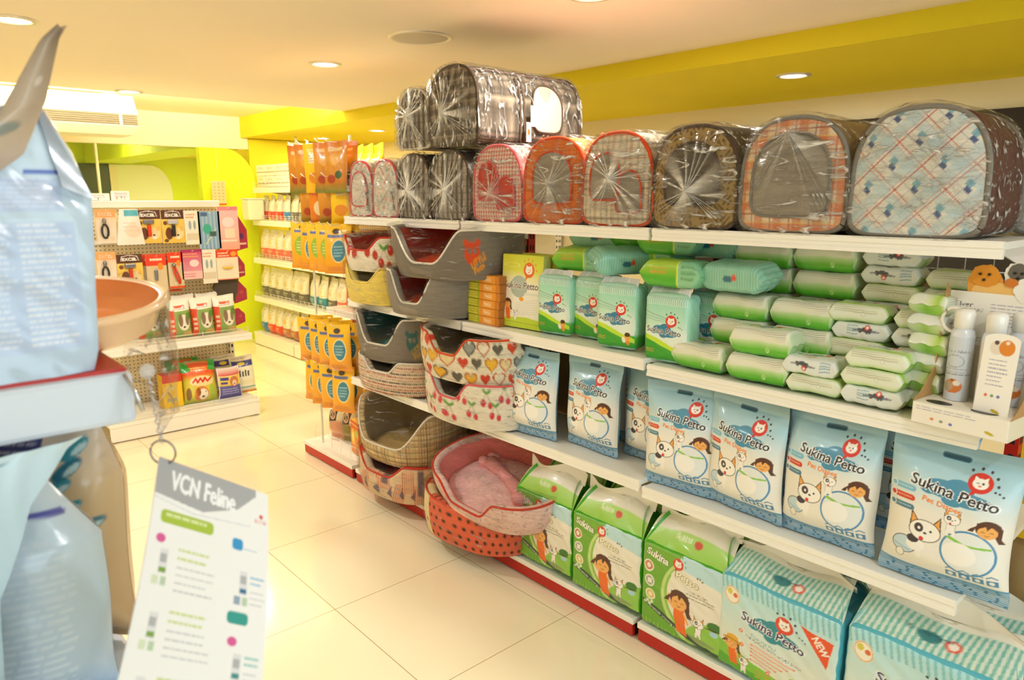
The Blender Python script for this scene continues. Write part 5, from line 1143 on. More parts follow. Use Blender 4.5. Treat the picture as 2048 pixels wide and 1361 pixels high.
# chew bags and fruit carton at the bottom
for i, (y, x, c1) in enumerate(((3.74, 1.97, 'd89a78'), (3.62, 1.99, '8a7a34'))):
    c = Cv(14, 24, 90, 'e8dcb8').grad([(0, c1), (11, c1), (13, 'ece0bc'), (24, 'f2ead0')]).poly([(2, 11), (9, 12), (10, 19), (3, 18)], '3a2a1c').ell(6, 15.5, 2, 2.4, 'e8b898', 1, .3, .8).text('S', 6, 15.5, 3, 'f0d8b8')
    t = thing('chew_bag', ('clear bag of pink chews behind the wire fence, dark label', 'clear bag of olive chews with a tilted dark label, behind the wire fence')[i], 'treat bag', (x, y, .082), rot=(0, 0, math.radians(-75)))
    pillow(MB(), .14, .24, .09, c, Cv(4, 4, 8, 'e0d0a0'), 50, 70, 4 + i, .01).build('bag', 'print_film', t)
t = thing('fluffy_pack', 'pale fluffy toy pack lying on top of the chew bags', 'pet toy', (2.03, 3.50, .19), rot=(0, 0, -1.2)); mb = MB(); mb.lathe([(.001, -.06), (.05, -.05), (.075, 0), (.05, .05), (.001, .06)], 28, 0, (1, 1, 1), 1.5, .8); mb.build('plush', 'fabric_white', t)
for i, (x, y, z, lb) in enumerate(((1.945, 3.43, .082, 'orange and yellow fruit-print carton behind the wire fence'), (2.05, 3.40, .595, 'orange fruit-print carton standing on end, beside the dashed bed'), (2.05, 3.52, .595, 'orange fruit-print carton farther back, beside the other one'))):
    c = Cv(13, 20, 90, 'e8702c').grad([(0, 'd8883c'), (8, 'e88a3c'), (20, 'e85a24')]).ell(4, 10, 3, 5, 'f4c43c').ell(4, 10, 1.6, 2.8, 'f8e890').ell(9.5, 13, 2.6, 2.4, 'b8c838').ell(9.5, 6, 2.4, 2.4, 'f0a040').rect(0, 17.4, 13, 18.2, 'f4d050')
    t = thing('fruit_carton', lb, 'box', (x, y, z if i == 0 else .082), rot=(0, 0, math.radians(-100)), group='fruit-print cartons'); brick(MB(), .125, .09, .19, c, c, Cv(4, 4, 8, 'f0b83c'), c, .002, 0, (50, 70), 1, 0).build('box', 'print_card', t)
    if i: t.location.z = .082 if i == 0 else .082; t.location.x = 2.07; t.location.y = 3.37 + .0 * i if i == 1 else 3.56; t.scale = (1, 1, 2.2 if i == 1 else 1.6)

# ------------------------------------------------------------------ goods on the far wall shelving
FB = {}
for k, (a, b_, c_, l_) in dict(red=('e4dcc8', 'eae2ce', 'cc3c18', 'd8b888'), blue=('e4dcc8', 'eae2ce', '2c68a0', 'b8c4cc'), grey=('e4dcc4', 'eae2c8', '5a5448', 'd0bc90'), brown=('e0d4b4', 'eae2ca', 'a8683c', 'e0b070'), pink=('e4d8c0', 'eadec8', 'd46654', 'e0c49a'), teal=('e4dcc4', 'eae2c8', '2f7c8c', 'd4ccaa')).items():
    t = thing('food_bag', 'x', 'food bag'); pillow(MB(), .155, .30, .085, A_bag_plain(a, b_, c_, l_), Cv(4, 4, 8, '3f7a34' if k == 'brown' else 'd8ccb0'), 34, 48, 7, .01, .10, .03, .003).build('bag', 'print_film', t); FB[k] = t
rows = [(.135, 'bottom shelf', ['blue', 'red', 'red', 'brown', 'brown', 'brown', 'brown', 'red', 'blue', 'brown', 'red'], .30, 1.0, 2.99),
        (.507, 'second shelf', ['grey', 'grey', 'grey', 'grey', 'grey', 'grey', 'teal', 'teal', 'grey', 'pink', 'grey'], .30, .98, 3.02),
        (.897, 'third shelf', ['pink', 'pink', 'pink', 'pink', 'grey', 'blue', 'pink', 'pink', 'blue', 'pink', 'red'], .30, .95, 3.04),
        (1.277, 'fourth shelf', ['red', 'red', 'red', 'blue', 'grey', 'grey', 'red', 'grey', 'pink', 'grey', 'red'], .23, .8, 3.06)]
desc = dict(red='white bag with red base', blue='white bag with blue base', grey='white bag with grey base', brown='white bag with brown base', pink='white bag with salmon base', teal='white bag with teal base')
for z, nm, ks, h, s, x in rows:
    for i, k in enumerate(ks):
        y = 7.14 - i * .172 - (.04 if i > 5 else 0)
        place(FB[k], (x, y, z), (math.radians(rnd.uniform(-3, -1)), 0, -PI / 2 + math.radians(rnd.uniform(-6, 6))), '%s, far wall unit, %s, %s from the far end' % (desc[k], nm, (['first'] + ordn[1:] + ['tenth', 'eleventh'])[i]), 'food bags on the far wall unit', (s, 1, s))
t = thing('white_box', 'x', 'box'); c = Cv(20, 12, 50, 'f6f2e4').rect(0, 3.6, 20, 4.4, '8a6a4a').lines(3, 16, 9, 2, 1.6, .6, 'b8a888', .2); brick(MB(), .20, .22, .105, c, c, Cv(4, 4, 6, 'f6f2e4'), c, .002, 0, (30, 20), 1, 0).build('box', 'print_card', t)
for i in range(7):
    for j in range(2): place(t, (3.13, 7.10 - i * .215, 1.597 + j * .107), (0, 0, -PI / 2 + rnd.uniform(-.03, .03)), 'white box, topmost far shelf, %s layer, %s from the far end' % (('lower', 'upper')[j], (['first'] + ordn[1:])[i]), 'white boxes on the topmost far shelf')
t = thing('storage_bin', 'blank cream plastic bin at the far end of the fourth shelf', 'bin', (3.0, 7.36, 1.277), rot=FX); brick(MB(), .17, .16, .20, None, None, None, None, .012, 0, (12, 12), 1, 0, 0, hx('efe6cc')).build('bin', 'print_card', t); t.location = (3.02, 7.30, 1.56); t.location.z = 1.277; t.location.y = 7.13; t.location.x = 2.93
MB().box(-.09, .09, -.085, .085, .2, .21).build('lid', 'card_white', t)
t = thing('notice_board', 'small beige notice sheet with a red foot hanging left of the far shelving', 'notice', (2.60, 7.30, 1.42)); c = Cv(14, 26, 80, 'dcc79c').rect(0, 0, 14, 2, 'd8502c')
for i in range(3):
    for j in range(6): c.ell(3 + i * 4, 6 + j * 3.4, .7, .5, '8a7450')
mb = MB(); mb.grid(lambda U, V: (U * .135, 0 * U, V * .235), 30, 50, c, 0); mb.box(0, .135, .001, .008, 0, .235, 0, hx('dcc79c')); mb.build('sheet', 'print_card', t)
MB().tube([(.067, .004, .235), (.067, .004, .881)], .001, 4).build('hanging_wire', 'wire', t)
t = thing('security_camera', 'small white camera with a dark lens above the white boxes', 'camera', (3.35, 6.98, 1.98)); MB().box(-.07, .07, -.05, .05, -.05, .05).build('housing', 'card_white', t, .01); MB().lathe([(.0005, 0), (.022, 0), (.025, .02)], 20).build('lens', 'black_plastic', t); t.children[-1].rotation_euler = (PI / 2, 0, 0); t.children[-1].location = (-.02, -.052, 0); MB().tube([(0, 0, .05), (0, 0, .113)], .012, 8).build('bracket', 'card_white', t)
# ------------------------------------------------------------------ goods of the island unit
def blister(kind):
    c = Cv(10, 15, 120, 'efe6d6')
    if kind == 'excel': c.grad([(0, 'ecc050'), (10, 'f0cc60')]).rect(0, 11, 10, 15, '5a3020').text('EXCEL', 5, 12.7, 1.4, 'f6f0e4', 5.6, 0, .12).line([(1.6, 12), (2, 14), (5, 14.6), (8, 14), (8.6, 12)], .25, 'f6f0e4').ell(6.8, 4.4, 2.6, 2.6, 'f0d8a0').ell(6.9, 3.6, .5, .4, '3a2418').ell(7, 2.4, .9, .6, 'fae8e0').ell(3, 4.4, 1.6, 2.8, '6a3a20').ell(1.6, 9.2, .9, 1, '7a4a28').ell(8.7, 6.6, .7, 1.2, 'e8b860').ell(1.6, 1.2, 1, .8, '6a4a30')
    if kind == 'clip': c.grad([(0, 'ecdcc8'), (10, 'eed8be'), (15, 'f4a868')]).rect(0, 11.6, 10, 15, 'f5a868').text('EXCEL', 5, 13, 1.5, 'f8e4cc', 7).ell(7.6, 5, 1.6, 1.8, 'f0e0c8').ell(7.6, 2, 1.2, 1, 'e8d0b0')
    if kind == 'red': c.grad([(0, 'e8501c'), (.8, 'e8501c'), (1, 'dcc8a0'), (10.6, 'dac49a'), (10.8, 'e2401c'), (15, 'e2401c')]).rect(0, 11, 10, 15, 'e4421c').lines(2, 8, 12.6, 1, 1, .9, 'f4e4c8', .2).ell(7, 10.4, 1.4, 1.4, 'f09028').lines(3.4, 8, 2, 1, 1, .5, 'f4ead4', .2)
    if kind == 'magenta': c.grad([(0, 'e8a8b0'), (15, 'c83c70')]).rect(0, 0, 10, 4, 'f0c0bc').ell(6, 8, 2.2, 1.8, 'f0d8d8').lines(1, 9, 12.4, 2, 1.2, .5, 'f0b060', .3).lines(1, 7, 2.4, 2, 1.2, .4, 'd8607a', .3).rect(0, 13.6, 10, 15, 'a83060')
    if kind == 'white': c.grad([(0, 'f0e8d4'), (15, 'f2ecdc')]).lines(1, 8, 13, 2, 1.2, .5, 'e08850', .3).ell(3.4, 8.6, .9, 2, '9aacb8').ell(6.4, 8.6, .9, 2, '9aacb8').rect(1, 2, 9, 5, 'dccfb4')
    if kind == 'wet': c.grad([(0, 'f6ece0'), (15, 'f4f0e6')]).rect(2.5, 12, 9.8, 14.6, '4ab0c8').ell(6, 6, 3.4, 3, 'f4dcc8').lines(2, 9, 9, 3, 1.6, .4, 'e4c8b8', .3)
    if kind == 'blue': 
        c.grad([(0, '7ea0c0'), (15, '8cb0d0')])
        for i in range(6): c.rect(i * 1.8, 0, i * 1.8 + .7, 15, 'a8c4da')
        c.ell(4, 8, 2, 2, '3fae98').line([(3, 2), (8, 8)], .5, 'c8d8b0').rect(5, 5, 8, 7, '44605a').rect(1.4, 13, 4.4, 14.6, '506a90')
    if kind == 'pink': c.grad([(0, 'f4a890'), (6, 'f6c0b8'), (15, 'f6c4cc')]).rect(3, 4, 8, 7.4, 'fae0c8').ell(5, 9.6, 3, 1.8, 'f2e0e4').rect(0, 13.6, 10, 15, 'e88a98').lines(1, 9, 2.8, 1, 1, .7, 'faeadc')
    if kind == 'pad': c.grad([(0, 'e8501c'), (.8, 'f0e8d0'), (11, 'f2e4c8'), (11.2, 'e04420'), (15, 'e24a24')]).lines(1, 6, 13, 2, 1.3, .6, 'f6d8b8', .2).ell(8, 12.8, 1.4, 1.2, 'f4a040')
    return c
def card(kind, w_, h_, x, z, label, y=5.10, rz=0, extra=None):
    t = thing('blister_pack', label, 'pet accessory', (x, y, z), rz, 'hanging accessories on the pegboard unit'); c = blister(kind)
    mb = MB(); mb.grid(lambda U, V: ((U - .5) * w_, 0 * U - .001, V * h_), 48, 72, c, 0, smooth=False); mb.box(-w_ / 2, w_ / 2, 0, .003, 0, h_, 0, (.7, .6, .45)); mb.build('backing_card', 'print_card', t)
    if extra == 'loop':
        q = np.linspace(0, 2 * PI, 25)[:-1]; MB().tube([(-.1 * w_ + w_ * .16 * math.cos(a), -.012, h_ * .36 + h_ * .2 * math.sin(a)) for a in q], w_ * .055, 8, True).build('grip_loop', 'black_plastic', t); MB().lathe([(.008, 0), (.012, .02), (.004, .035)], 12, c=(-.1 * w_, -.012, h_ * .58)).build('clipper_head', 'grey_metal', t)
    if extra in ('clipper', 'clipper_blue'):
        MB().box(-.034, .030, -.020, -.002, h_ * .58, h_ * .72).build('clipper_blade', 'grey_metal' if extra == 'clipper' else 'bottle_silver', t, .006); MB().box(-.012, .010, -.022, -.002, h_ * .20, h_ * .56).build('clipper_handle', 'blade_red' if extra == 'clipper' else 'black_plastic', t, .006)
    if extra == 'cutter': MB().tube([(-.02, -.012, h_ * .6), (-.012, -.012, h_ * .4), (.004, -.012, h_ * .2), (.014, -.012, h_ * .12)], .006, 8).tube([(-.008, -.012, h_ * .6), (.006, -.012, h_ * .42), (.018, -.012, h_ * .25), (.016, -.012, h_ * .12)], .006, 8).build('cutter', 'blade_red', t); MB().lathe([(.001, -.012), (.012, -.008), (.014, 0), (.001, .012)], 12, c=(-.014, -.012, h_ * .66)).build('cutter_head', 'grey_metal', t)
    if extra == 'comb': MB().box(-.016, .004, -.014, -.002, h_ * .35, h_ * .62).build('comb', 'grey_metal', t, .004)
    if extra == 'yellow': MB().lathe([(.001, -.012), (.036, -.008), (.040, 0), (.036, .002)], 24, c=(0, -.008, h_ * .42), sx=1, sy=.4).build('rubber_brush', 'yellow_plastic', t); t.children[-1].rotation_euler = (0, 0, 0)
    MB().tube([(0, .15, h_ - .012), (0, -.02, h_ - .012), (0, -.035, h_ - .004)], .0018, 5).build('peg_hook', 'wire', t)
    return t
for a in [('clip', .112, .208, 1.137, 1.215, 'orange-topped card with a large black loop clipper, top row left', .0, 'loop'), ('excel', .148, .212, 1.383, 1.205, 'brown card reading EXCEL with red clipper, first of the top pair', 0, 'clipper'), ('excel', .140, .215, 1.532, 1.200, 'brown card reading EXCEL with blue-grey clipper, right of the top pair', 0, 'clipper_blue'),
          ('white', .10, .225, 1.655, 1.185, 'white card with two pale blue items, top row', 0, None), ('blue', .145, .255, 1.765, 1.150, 'blue striped pack with a green tube, top row', 0, None), ('pink', .14, .295, 1.895, 1.140, 'pink and white hanging pack at the top right corner of the board', 0, None),
          ('clip', .108, .205, 1.115, .955, 'orange-topped card with a small black loop clipper, second row', 0, 'loop'), ('excel', .150, .208, 1.248, .932, 'brown card reading EXCEL with wide grey comb head, second row', 0, 'clipper'),
          ('red', .122, .262, 1.405, .870, 'red-topped clear pack with a grey comb, frontmost in the second row', -.06, 'comb'), ('red', .095, .240, 1.525, .900, 'red-topped clear pack with orange-handled cutter, second row', 0, 'cutter'),
          ('magenta', .138, .200, 1.632, .953, 'magenta and pink card in the second row', 0, None), ('white', .098, .232, 1.745, .915, 'narrow white card with a brown puppy picture, second row', 0, None), ('pad', .152, .208, 1.868, .932, 'red-topped pack with a yellow rubber brush, at the right of the second row', 0, 'yellow')]:
    k, w_, h_, x, z, lb, rz, ex = a; card(k, w_, h_, x, z, lb, 5.06, rz, ex)
# extra red packs behind
for i, (x, y) in enumerate(((1.385, 5.10), (1.365, 5.13), (1.505, 5.10))): card('red', .12, .255, x, .875, ('red-topped pack just behind the frontmost comb pack', 'red-topped pack third deep behind the comb pack', 'red-topped pack just behind the cutter pack')[i], y)
t = thing('wipes_bag', 'white bag-shaped pack with blue top, flaring downwards, in the top row', 'pet accessory', (1.268, 5.05, 1.20)); mb = MB(); c = blister('wet')
mb.grid(lambda U, V: ((U - .5) * (.165 - .06 * V), -.014 * np.sin(U * PI) * np.sin(V * PI * .9 + .2), V * .225), 40, 60, c, 0); mb.grid(lambda U, V: ((U - .5) * (.165 - .06 * V), .012 * np.sin(U * PI) * np.sin(V * PI) + .002, V * .225), 10, 12, None, 0, hx('efe6d8'), flip=True); mb.build('bag', 'print_film', t)
t = thing('grooming_mitt', 'dark grey grooming mitt hanging below the yellow brush pack', 'pet accessory', (1.868, 5.10, .775)); mb = MB()
P = [(-.06, 0), (.05, -.005), (.075, .06), (.088, .15), (.08, .19), (-.08, .19), (-.088, .12), (-.098, .10), (-.075, .05)]; mb.poly(P, 'y', 0, .02); mb.build('mitt', 'fabric_dark', t, .006)
# maroon toys hanging on the side
for i, (z, h_) in enumerate(((1.12, .25), (.90, .17), (.68, .16), (.60, .13))):
    t = thing('side_pack', ('maroon pack hanging highest on the right side of the pegboard unit', 'red and white pack, second down on the side of the pegboard unit', 'maroon pack, third down on the side of the pegboard unit', 'maroon square bag lowest on the side of the pegboard unit')[i], 'pet accessory', (1.95, 5.12 + .03 * i, z + (.0, .02, .06, -.03)[i]), .25, 'maroon packs on the side of the pegboard unit')
    c = Cv(10, 15, 40, 'b02850').ell(6, 9, 2, 2.6, '5a2a70' if i == 0 else 'c84a5c').rect(0, 2, 10, 3.4, 'f0d0c0' if i < 2 else 'c03048'); mb = MB(); w_ = (.11, .085, .10, .085)[i]
    mb.poly([(0, 0), (w_, .02), (w_, h_ * .6), (w_ * .4, h_), (0, h_ * .95)], 'y', 0, .018, 0, hx('b02850')); mb.grid(lambda U, V: (U * w_ * .9, -.001 + 0 * U, .03 + V * h_ * .5), 16, 20, c, 0); mb.build('pack', 'print_film', t)
# bags on the island shelf
def grn():
    c = Cv(14, 24, 130, 'f4eee0'); c.rect(0, 0, 14, 16.5, '8aa858').rect(0, 0, 3.6, 17, 'd84a20').ell(9, 9, 3.6, 5, 'f0e4d0').ell(7, 10.6, 1.4, 4, '8a7058').ell(11.2, 10.6, 1.2, 3.6, '8a7058').ell(9, 6.2, .8, .6, '3a3028').ell(12.4, 13, 2, 2, '5c8c34').rect(3.6, 18.4, 10.5, 20, 'd84a28').lines(3, 11, 17.4, 1, 1, .5, '9a8c78', .2).ell(11, 2, 3, 1.6, 'c8a860')
    for i in range(3): c.rect(.8, 9.6 - i * 3, 3, 11.2 - i * 3, 'e8c0a0')
    return c
t = thing('snack_bag', 'x', 'food bag'); pillow(MB(), .150, .255, .06, grn(), Cv(4, 4, 8, 'e8dcc8'), 60, 90, 3, .01, .06, .03, .003).build('bag', 'print_film', t)
for x, lb in ((1.492, 'green and white rabbit food bag, left of three'), (1.640, 'green and white rabbit food bag, middle of three'), (1.790, 'green and white rabbit food bag, right of three')): place(t, (x, 4.97, .583), (math.radians(-4), 0, rnd.uniform(-.06, .02)), lb, 'green and white food bags on the island shelf')
for x, lb in ((1.56, 'rear green and white food bag between the left and middle ones'), (1.72, 'rear green and white food bag between the middle and right ones'), (1.335, 'green and white food bag hidden behind the orange tub')): place(t, (x, 5.08, .583), (math.radians(-3), 0, 0), lb, 'green and white food bags on the island shelf', (1, 1, 1.04))
c = Cv(11, 23, 80, 'f6c820').rect(0, 17.5, 11, 23, 'd8301c').rect(2.4, 13, 7, 14.6, 'e8d890').rect(2, 4, 8, 7, 'f0dca0')
for i in range(8): c.rect(2.2 + i * .7, 4.2, 2.5 + i * .7, 6.8, '4a3a20')
t = thing('carton', 'yellow carton with a red top on the bottom of the island unit', 'box', (1.39, 4.96, .124), .04); brick(MB(), .125, .09, .225, c, Cv(4, 4, 8, 'e8b818'), Cv(4, 4, 8, 'c8301c'), c, .002, 0, (50, 90), 1, 0).build('box', 'print_card', t)
c = Cv(22, 26, 220, 'd8c838').grad([(0, 'a8b83c'), (5, 'e0cc3c'), (14, 'd8cc48'), (18, 'e85a28'), (24, 'e6602c'), (26, '3f9a38')]).poly([(0, 19), (6, 20), (5, 24), (0, 26)], '3fa844').poly([(22, 19), (17, 20), (18, 26), (22, 26)], '3fa844').ell(12, 13.4, 8, 3.2, 'f2dca0').line([(6, 13), (8, 15), (9, 12.6), (11, 15), (12.4, 12.8), (14, 15.2), (15.4, 13), (18, 15)], 1.1, 'd8281c').lines(6, 18, 21, 2, 1.2, .6, 'f4d078', .2).ell(11, 5.4, 4.6, 4.8, 'd8803c').ell(12, 5, 3, 3.6, 'f4e8d0').ell(11.8, 3.6, .9, .6, '2a1c14').ell(9, 6.8, 1.4, 2.6, 'a85a24').ell(9.8, 6.6, .35, .4, '2a1c14').ell(13.6, 6.6, .35, .4, '2a1c14').ell(18, 6, 2, 5, 'a8c040').ell(3, 6, 1.6, 4, '8a6a3a')
t = thing('food_bag', 'colourful dog food bag with a beagle picture and red lettering', 'food bag', (1.575, 4.94, .124), rot=(math.radians(-6), 0, -.05)); pillow(MB(), .23, .285, .09, c, Cv(4, 4, 8, 'd84a28'), 110, 130, 6, .02, .08, .03, .005).build('bag', 'print_film', t)
t = dup(t, (1.53, 5.07, .124), (math.radians(-8), 0, .12), 'rear colourful dog food bag peeping out at the left of the beagle one')
c = Cv(16, 20, 150, '4a4490').grad([(0, '4a4894'), (8, '5a5aa0'), (9, 'e8c848'), (14.8, 'f0e0b0'), (15, 'd83c28'), (20, 'f0e8e0')]).rect(1, 9, 15, 14.6, 'e8cc58').ell(10.6, 11, 3, 3.4, 'c87a48').ell(10.8, 10, 1.6, 1.8, 'ecd0b0').ell(10.8, 9.4, .5, .4, '2a1c14').rect(1.4, 12, 7, 14, '4a4490').rect(1.4, 9.6, 6, 11, '4a4490').lines(2, 14, 6, 3, 1.5, .5, 'b8b4d8', .2).line([(.4, 0), (.4, 20)], .5, 'f0e8e0').line([(15.6, 0), (15.6, 20)], .5, 'f0e8e0')
t = thing('food_bag', 'purple and yellow puppy food bag with a slanted red top', 'food bag', (1.765, 4.91, .124), rot=(math.radians(-5), 0, -.03)); pillow(MB(), .165, .215, .06, c, Cv(4, 4, 8, '4a4490'), 80, 100, 2, .01, .05, .03, .003, twist=.03).build('bag', 'print_film', t)
c = Cv(18, 26, 150, 'f2ecd0').rect(1, 18.5, 17, 22.6, '3a3c88').ell(8, 20.6, 3, 1.2, 'f0d860').rect(0, 22.6, 18, 26, 'eee4d0').lines(2, 16, 24, 1, 1, .8, 'b8b0a8', .2).rect(5, 11.5, 13.6, 15.6, 'f2ecd0').lines(1, 17, 8, 2, 1.4, .5, 'e8d87c', .1).rect(0, 3.6, 18, 4.2, '3f9ab0').rect(0, 0, 18, 1.4, 'e08840')
for i in range(4): c.rect(5 + i * 2.2, 11.6, 6.2 + i * 2.2, 15 - (i % 2) * .8, '4a4438').ell(5.8 + i * 2.2, 15.4 - (i % 2) * .8, .7, .7, '4a4438')
t = thing('food_bag', 'white bag with a dark blue band and a row of black animals, bottom right', 'food bag', (1.895, 4.98, .124), rot=(math.radians(-9), 0, -.04)); pillow(MB(), .165, .265, .07, c, Cv(4, 4, 8, 'e8dcc0'), 80, 100, 9, .02, .06, .03, .004, twist=-.02).build('bag', 'print_film', t)
t = dup(t, (1.81, 5.10, .124), (math.radians(-6), 0, .05), 'rear white bag with a dark blue band, showing above the purple bag')
# papers on the top rail
c = Cv(30, 6, 120, 'f4f0ec').lines(2, 28, 4, 2, 1.6, .5, 'b8b4d8', .2).ell(5, 1.6, 1.2, .8, 'e08840').ell(14, 2, .8, .8, '4a4a90').ell(20, 1.6, .5, .9, '4a4a50')
for i, (x, w_, lb) in enumerate(((1.10, .20, 'low white leaflet box with blue print on the top rail'), (1.27, .09, 'small stack of cream cards standing on the top rail'))):
    t = thing('leaflet_box', lb, 'leaflets', (x, 5.21, 1.477)); brick(MB(), w_, .08, .045 + .015 * i, c, c, Cv(4, 4, 6, 'f4f0ec'), c, .002, 0, (60, 16), 1, 0).build('box', 'print_card', t)

# ------------------------------------------------------------------ things beyond the near end of the aisle shelving
t = thing('yellow_board', 'plain yellow board behind the red upright at the right edge', 'sign', (2.58, .24, .45)); MB().box(0, .02, 0, .315, 0, .38).build('board', 'yellow_plastic', t); MB().box(.02, .04, .13, .16, -.45, .34).build('stand', 'grey_metal', t)
t = thing('paper_roll', 'beige cylinder under the yellow board at the right edge', 'roll', (2.66, .49, .20)); MB().lathe([(.0005, 0), (.05, 0), (.05, .24), (.0005, .24)], 28).build('roll', 'fabric_tan', t)
t = thing('storage_box', 'pale grey box below the beige roll at the right edge', 'box', (2.67, .45, 0)); MB().box(-.09, .09, -.14, .12, 0, .198).build('box', 'card_white', t, .004)
# tan cartons seen through the wire grid, on the rear shelf
t = thing('storage_box', 'x', 'box'); MB().box(-.13, .13, -.09, .09, 0, .26).build('box', 'kraft', t, .003)
for i in range(4): place(t, (2.40, .58 + i * .28, .985), (0, 0, PI / 2), 'tan carton behind the wire grid, %s from the right' % ('first', 'second', 'third', 'fourth')[i], 'tan cartons behind the wire grid')
# wall shelf with goods behind, seen above the beds
g_b = gondola('white shelving unit on the right wall, glimpsed above the grey bed', (3.98, 6.2, 0), FX, 1.9, .40, [(1.30, .38), (.9, .38)], 1.6, kick='white_metal', up='white_metal', back='board', basez=.12, group='pale shelving units')

# ------------------------------------------------------------------ foreground shelf on the left
cv = A_bag_plain
fs = thing('shelving_unit', 'white shelf with a red liner in the blurred left foreground', 'shelving unit', (-.62, .80, 0))
MB().poly([(0, 1.268), (.45, 1.268), (.45, 1.3225), (0, 1.3225)], 'x', 0, .81).build('shelf', 'cool_lit_white_metal', fs, .006)
MB().box(.0, .805, .006, .44, 1.3225, 1.3265).build('red_liner', 'red_metal', fs)
MB().poly([(0, .88), (.45, .88), (.45, .926), (0, .926)], 'x', 0, .81).build('shelf', 'cool_lit_white_metal', fs, .006)
mb = MB(); mb.box(0, .81, -.02, .45, .05, .12); mb.build('base_shelf', 'white_metal', fs, .003)
mb = MB(); mb.box(0, .81, .45, .47, 0, 1.5); mb.build('back_panel', 'pegboard', fs)
mb = MB(); mb.box(0, .81, -.01, .45, 0, .05); mb.build('kick_plate', 'red_metal', fs)
# silver-blue food bag, narrow printed side towards the camera
c = Cv(12, 34, 220, 'c8dcea').grad([(0, 'b4c8dc'), (6, 'bcd0e4'), (22, 'c4d8e8'), (27, 'd4e6f0'), (34, 'b8c4d0')])
c.rect(2.2, 3, 11, 17.4, 'b4c6e2').lines(2.4, 6.4, 17, 21, .66, .26, 'd4dcec', .2).lines(6.8, 10.8, 17, 21, .66, .26, 'dce0ea', .4).rect(2.4, 18.6, 10.4, 22.2, 'b8c8e4').lines(2.6, 10.2, 22, 7, .5, .2, 'd0d8ee', .1)
c.rect(2.6, 22.9, 4.8, 23.3, '3a5cb8').rect(7.8, 22.6, 10.4, 23.1, '2e50b0').rect(5.6, 23.2, 6.6, 26, 'a8c0dc', .6)
fb = thing('food_bag', 'tall silver-blue bag with fine print in the left foreground, top fold pointing up', 'food bag', (0, .80, 1.327))
# heights above the shelf -> right hand edge of the side panel
zz_ = np.array([0, .02, .07, .17, .217, .254]); xr_ = np.array([.158, .163, .166, .173, .160, .140])
def fbx(U, V):
    z = V * .254; xr = np.interp(z, zz_, xr_); xl = -.05 + .10 * np.clip((V - .7) / .3, 0, 1); return xl + (xr - xl) * U, z
def fb_front(U, V): x, z = fbx(U, V); return x, .012 - .010 * np.sin(U * PI) ** .5 + .003 * nz(U * 2, V * 2, 3) + .03 * np.clip(V - .6, 0, 1) , z
def fb_back(U, V): x, z = fbx(U, V); return x * 1.0, .135 - .085 * np.clip((V - .55) / .45, 0, 1) ** 1.2 + 0 * U, z
mb = MB(); mb.grid(fb_front, 150, 170, c, 0, cuv=lambda U, V, X, Y, Z: (np.clip((X - .03) / .135, 0, 1) , V * .87)); mb.grid(fb_back, 20, 30, None, 0, hx('b8c8da'), flip=True)
def fb_side(U, V): x0, z = fbx(np.ones_like(U), V); ya = fb_front(np.ones_like(U), V)[1]; yb = fb_back(np.ones_like(U), V)[1]; return x0 + .006 * np.sin(U * PI), ya + (yb - ya) * U, z
mb.grid(fb_side, 14, 40, None, 0, hx('a9b2bf')); mb.build('bag', 'print_foil', fb)
# gusset strip and the tall seal blade leaning up to the right
bz = np.array([.172, .20, .254, .29, .317, .331]); bl = np.array([-.03, .02, .105, .128, .145, .160]); br = np.array([.085, .118, .142, .152, .160, .168])
def blade(U, V): z = .15 + V * .181; return np.interp(z, bz, bl) * (1 - U) + np.interp(z, bz, br) * U, -.012 + .012 * np.sin(U * 3) + .02 * V, z + .03 * (U - .5) * (1 - V)
cb_ = Cv(10, 20, 60, 'c2b09c').grad([(0, 'b8b0b8'), (8, 'c8b49c'), (20, 'b8a48c')]).ell(6, 9, 2, .8, '8a9088').ell(4, 5, 2.4, .5, 'a89ab8').ell(7, 14, 1, .5, 'e0d4c4')
mb = MB(); mb.grid(blade, 40, 60, cb_, 0); mb.grid(lambda U, V: (blade(U, V)[0], blade(U, V)[1] + .003, blade(U, V)[2]), 20, 30, None, 0, hx('b8b4b8'), flip=True); mb.build('top_seal', 'print_foil', fb)
def strip(U, V): x = np.interp(V, [0, 1], [.173, .140]); return x - .026 * U * (1 - .7 * V), .004 + .014 * V - .002 * U, .17 + .086 * V + .012 * U
mb = MB(); mb.grid(strip, 8, 20, None, 0, hx('9aa4b2')); mb.build('gusset_fold', 'print_foil', fb)
# shallow peach-orange litter tray, its right side hanging over the end of the shelf
tb = thing('litter_tray', 'peach-orange plastic tray on the foreground shelf, beside the silver-blue bag', 'tray', (.150, .995, 1.338), rot=(math.radians(4), math.radians(-2), 0))
mb = MB(); mb.lathe([(.0005, 0), (.100, .0), (.114, .008), (.124, .034), (.131, .037), (.1325, .042), (.128, .046), (.121, .043)], 72, sy=1.16); mb.build('tray_wall', 'peach_plastic', tb)
mb = MB(); mb.lathe([(.121, .043), (.116, .024), (.112, .021), (.106, .008), (.09, .005), (.0005, .005)], 72, sy=1.16); mb.build('tray_inside', 'orange_plastic', tb)
mb = MB(); mb.grid(lambda U, V: (.134 * np.cos((U - .55) * 1.5) - .02 * V * np.abs(U - .5), .155 * np.sin((U - .55) * 1.5) + .01 * np.sin(V * 9), .045 - V * .16 + .01 * np.sin(U * 9)), 30, 20, None, 0, (.05, .05, .05)); mb.build('plastic_wrap', 'film_clear', tb)
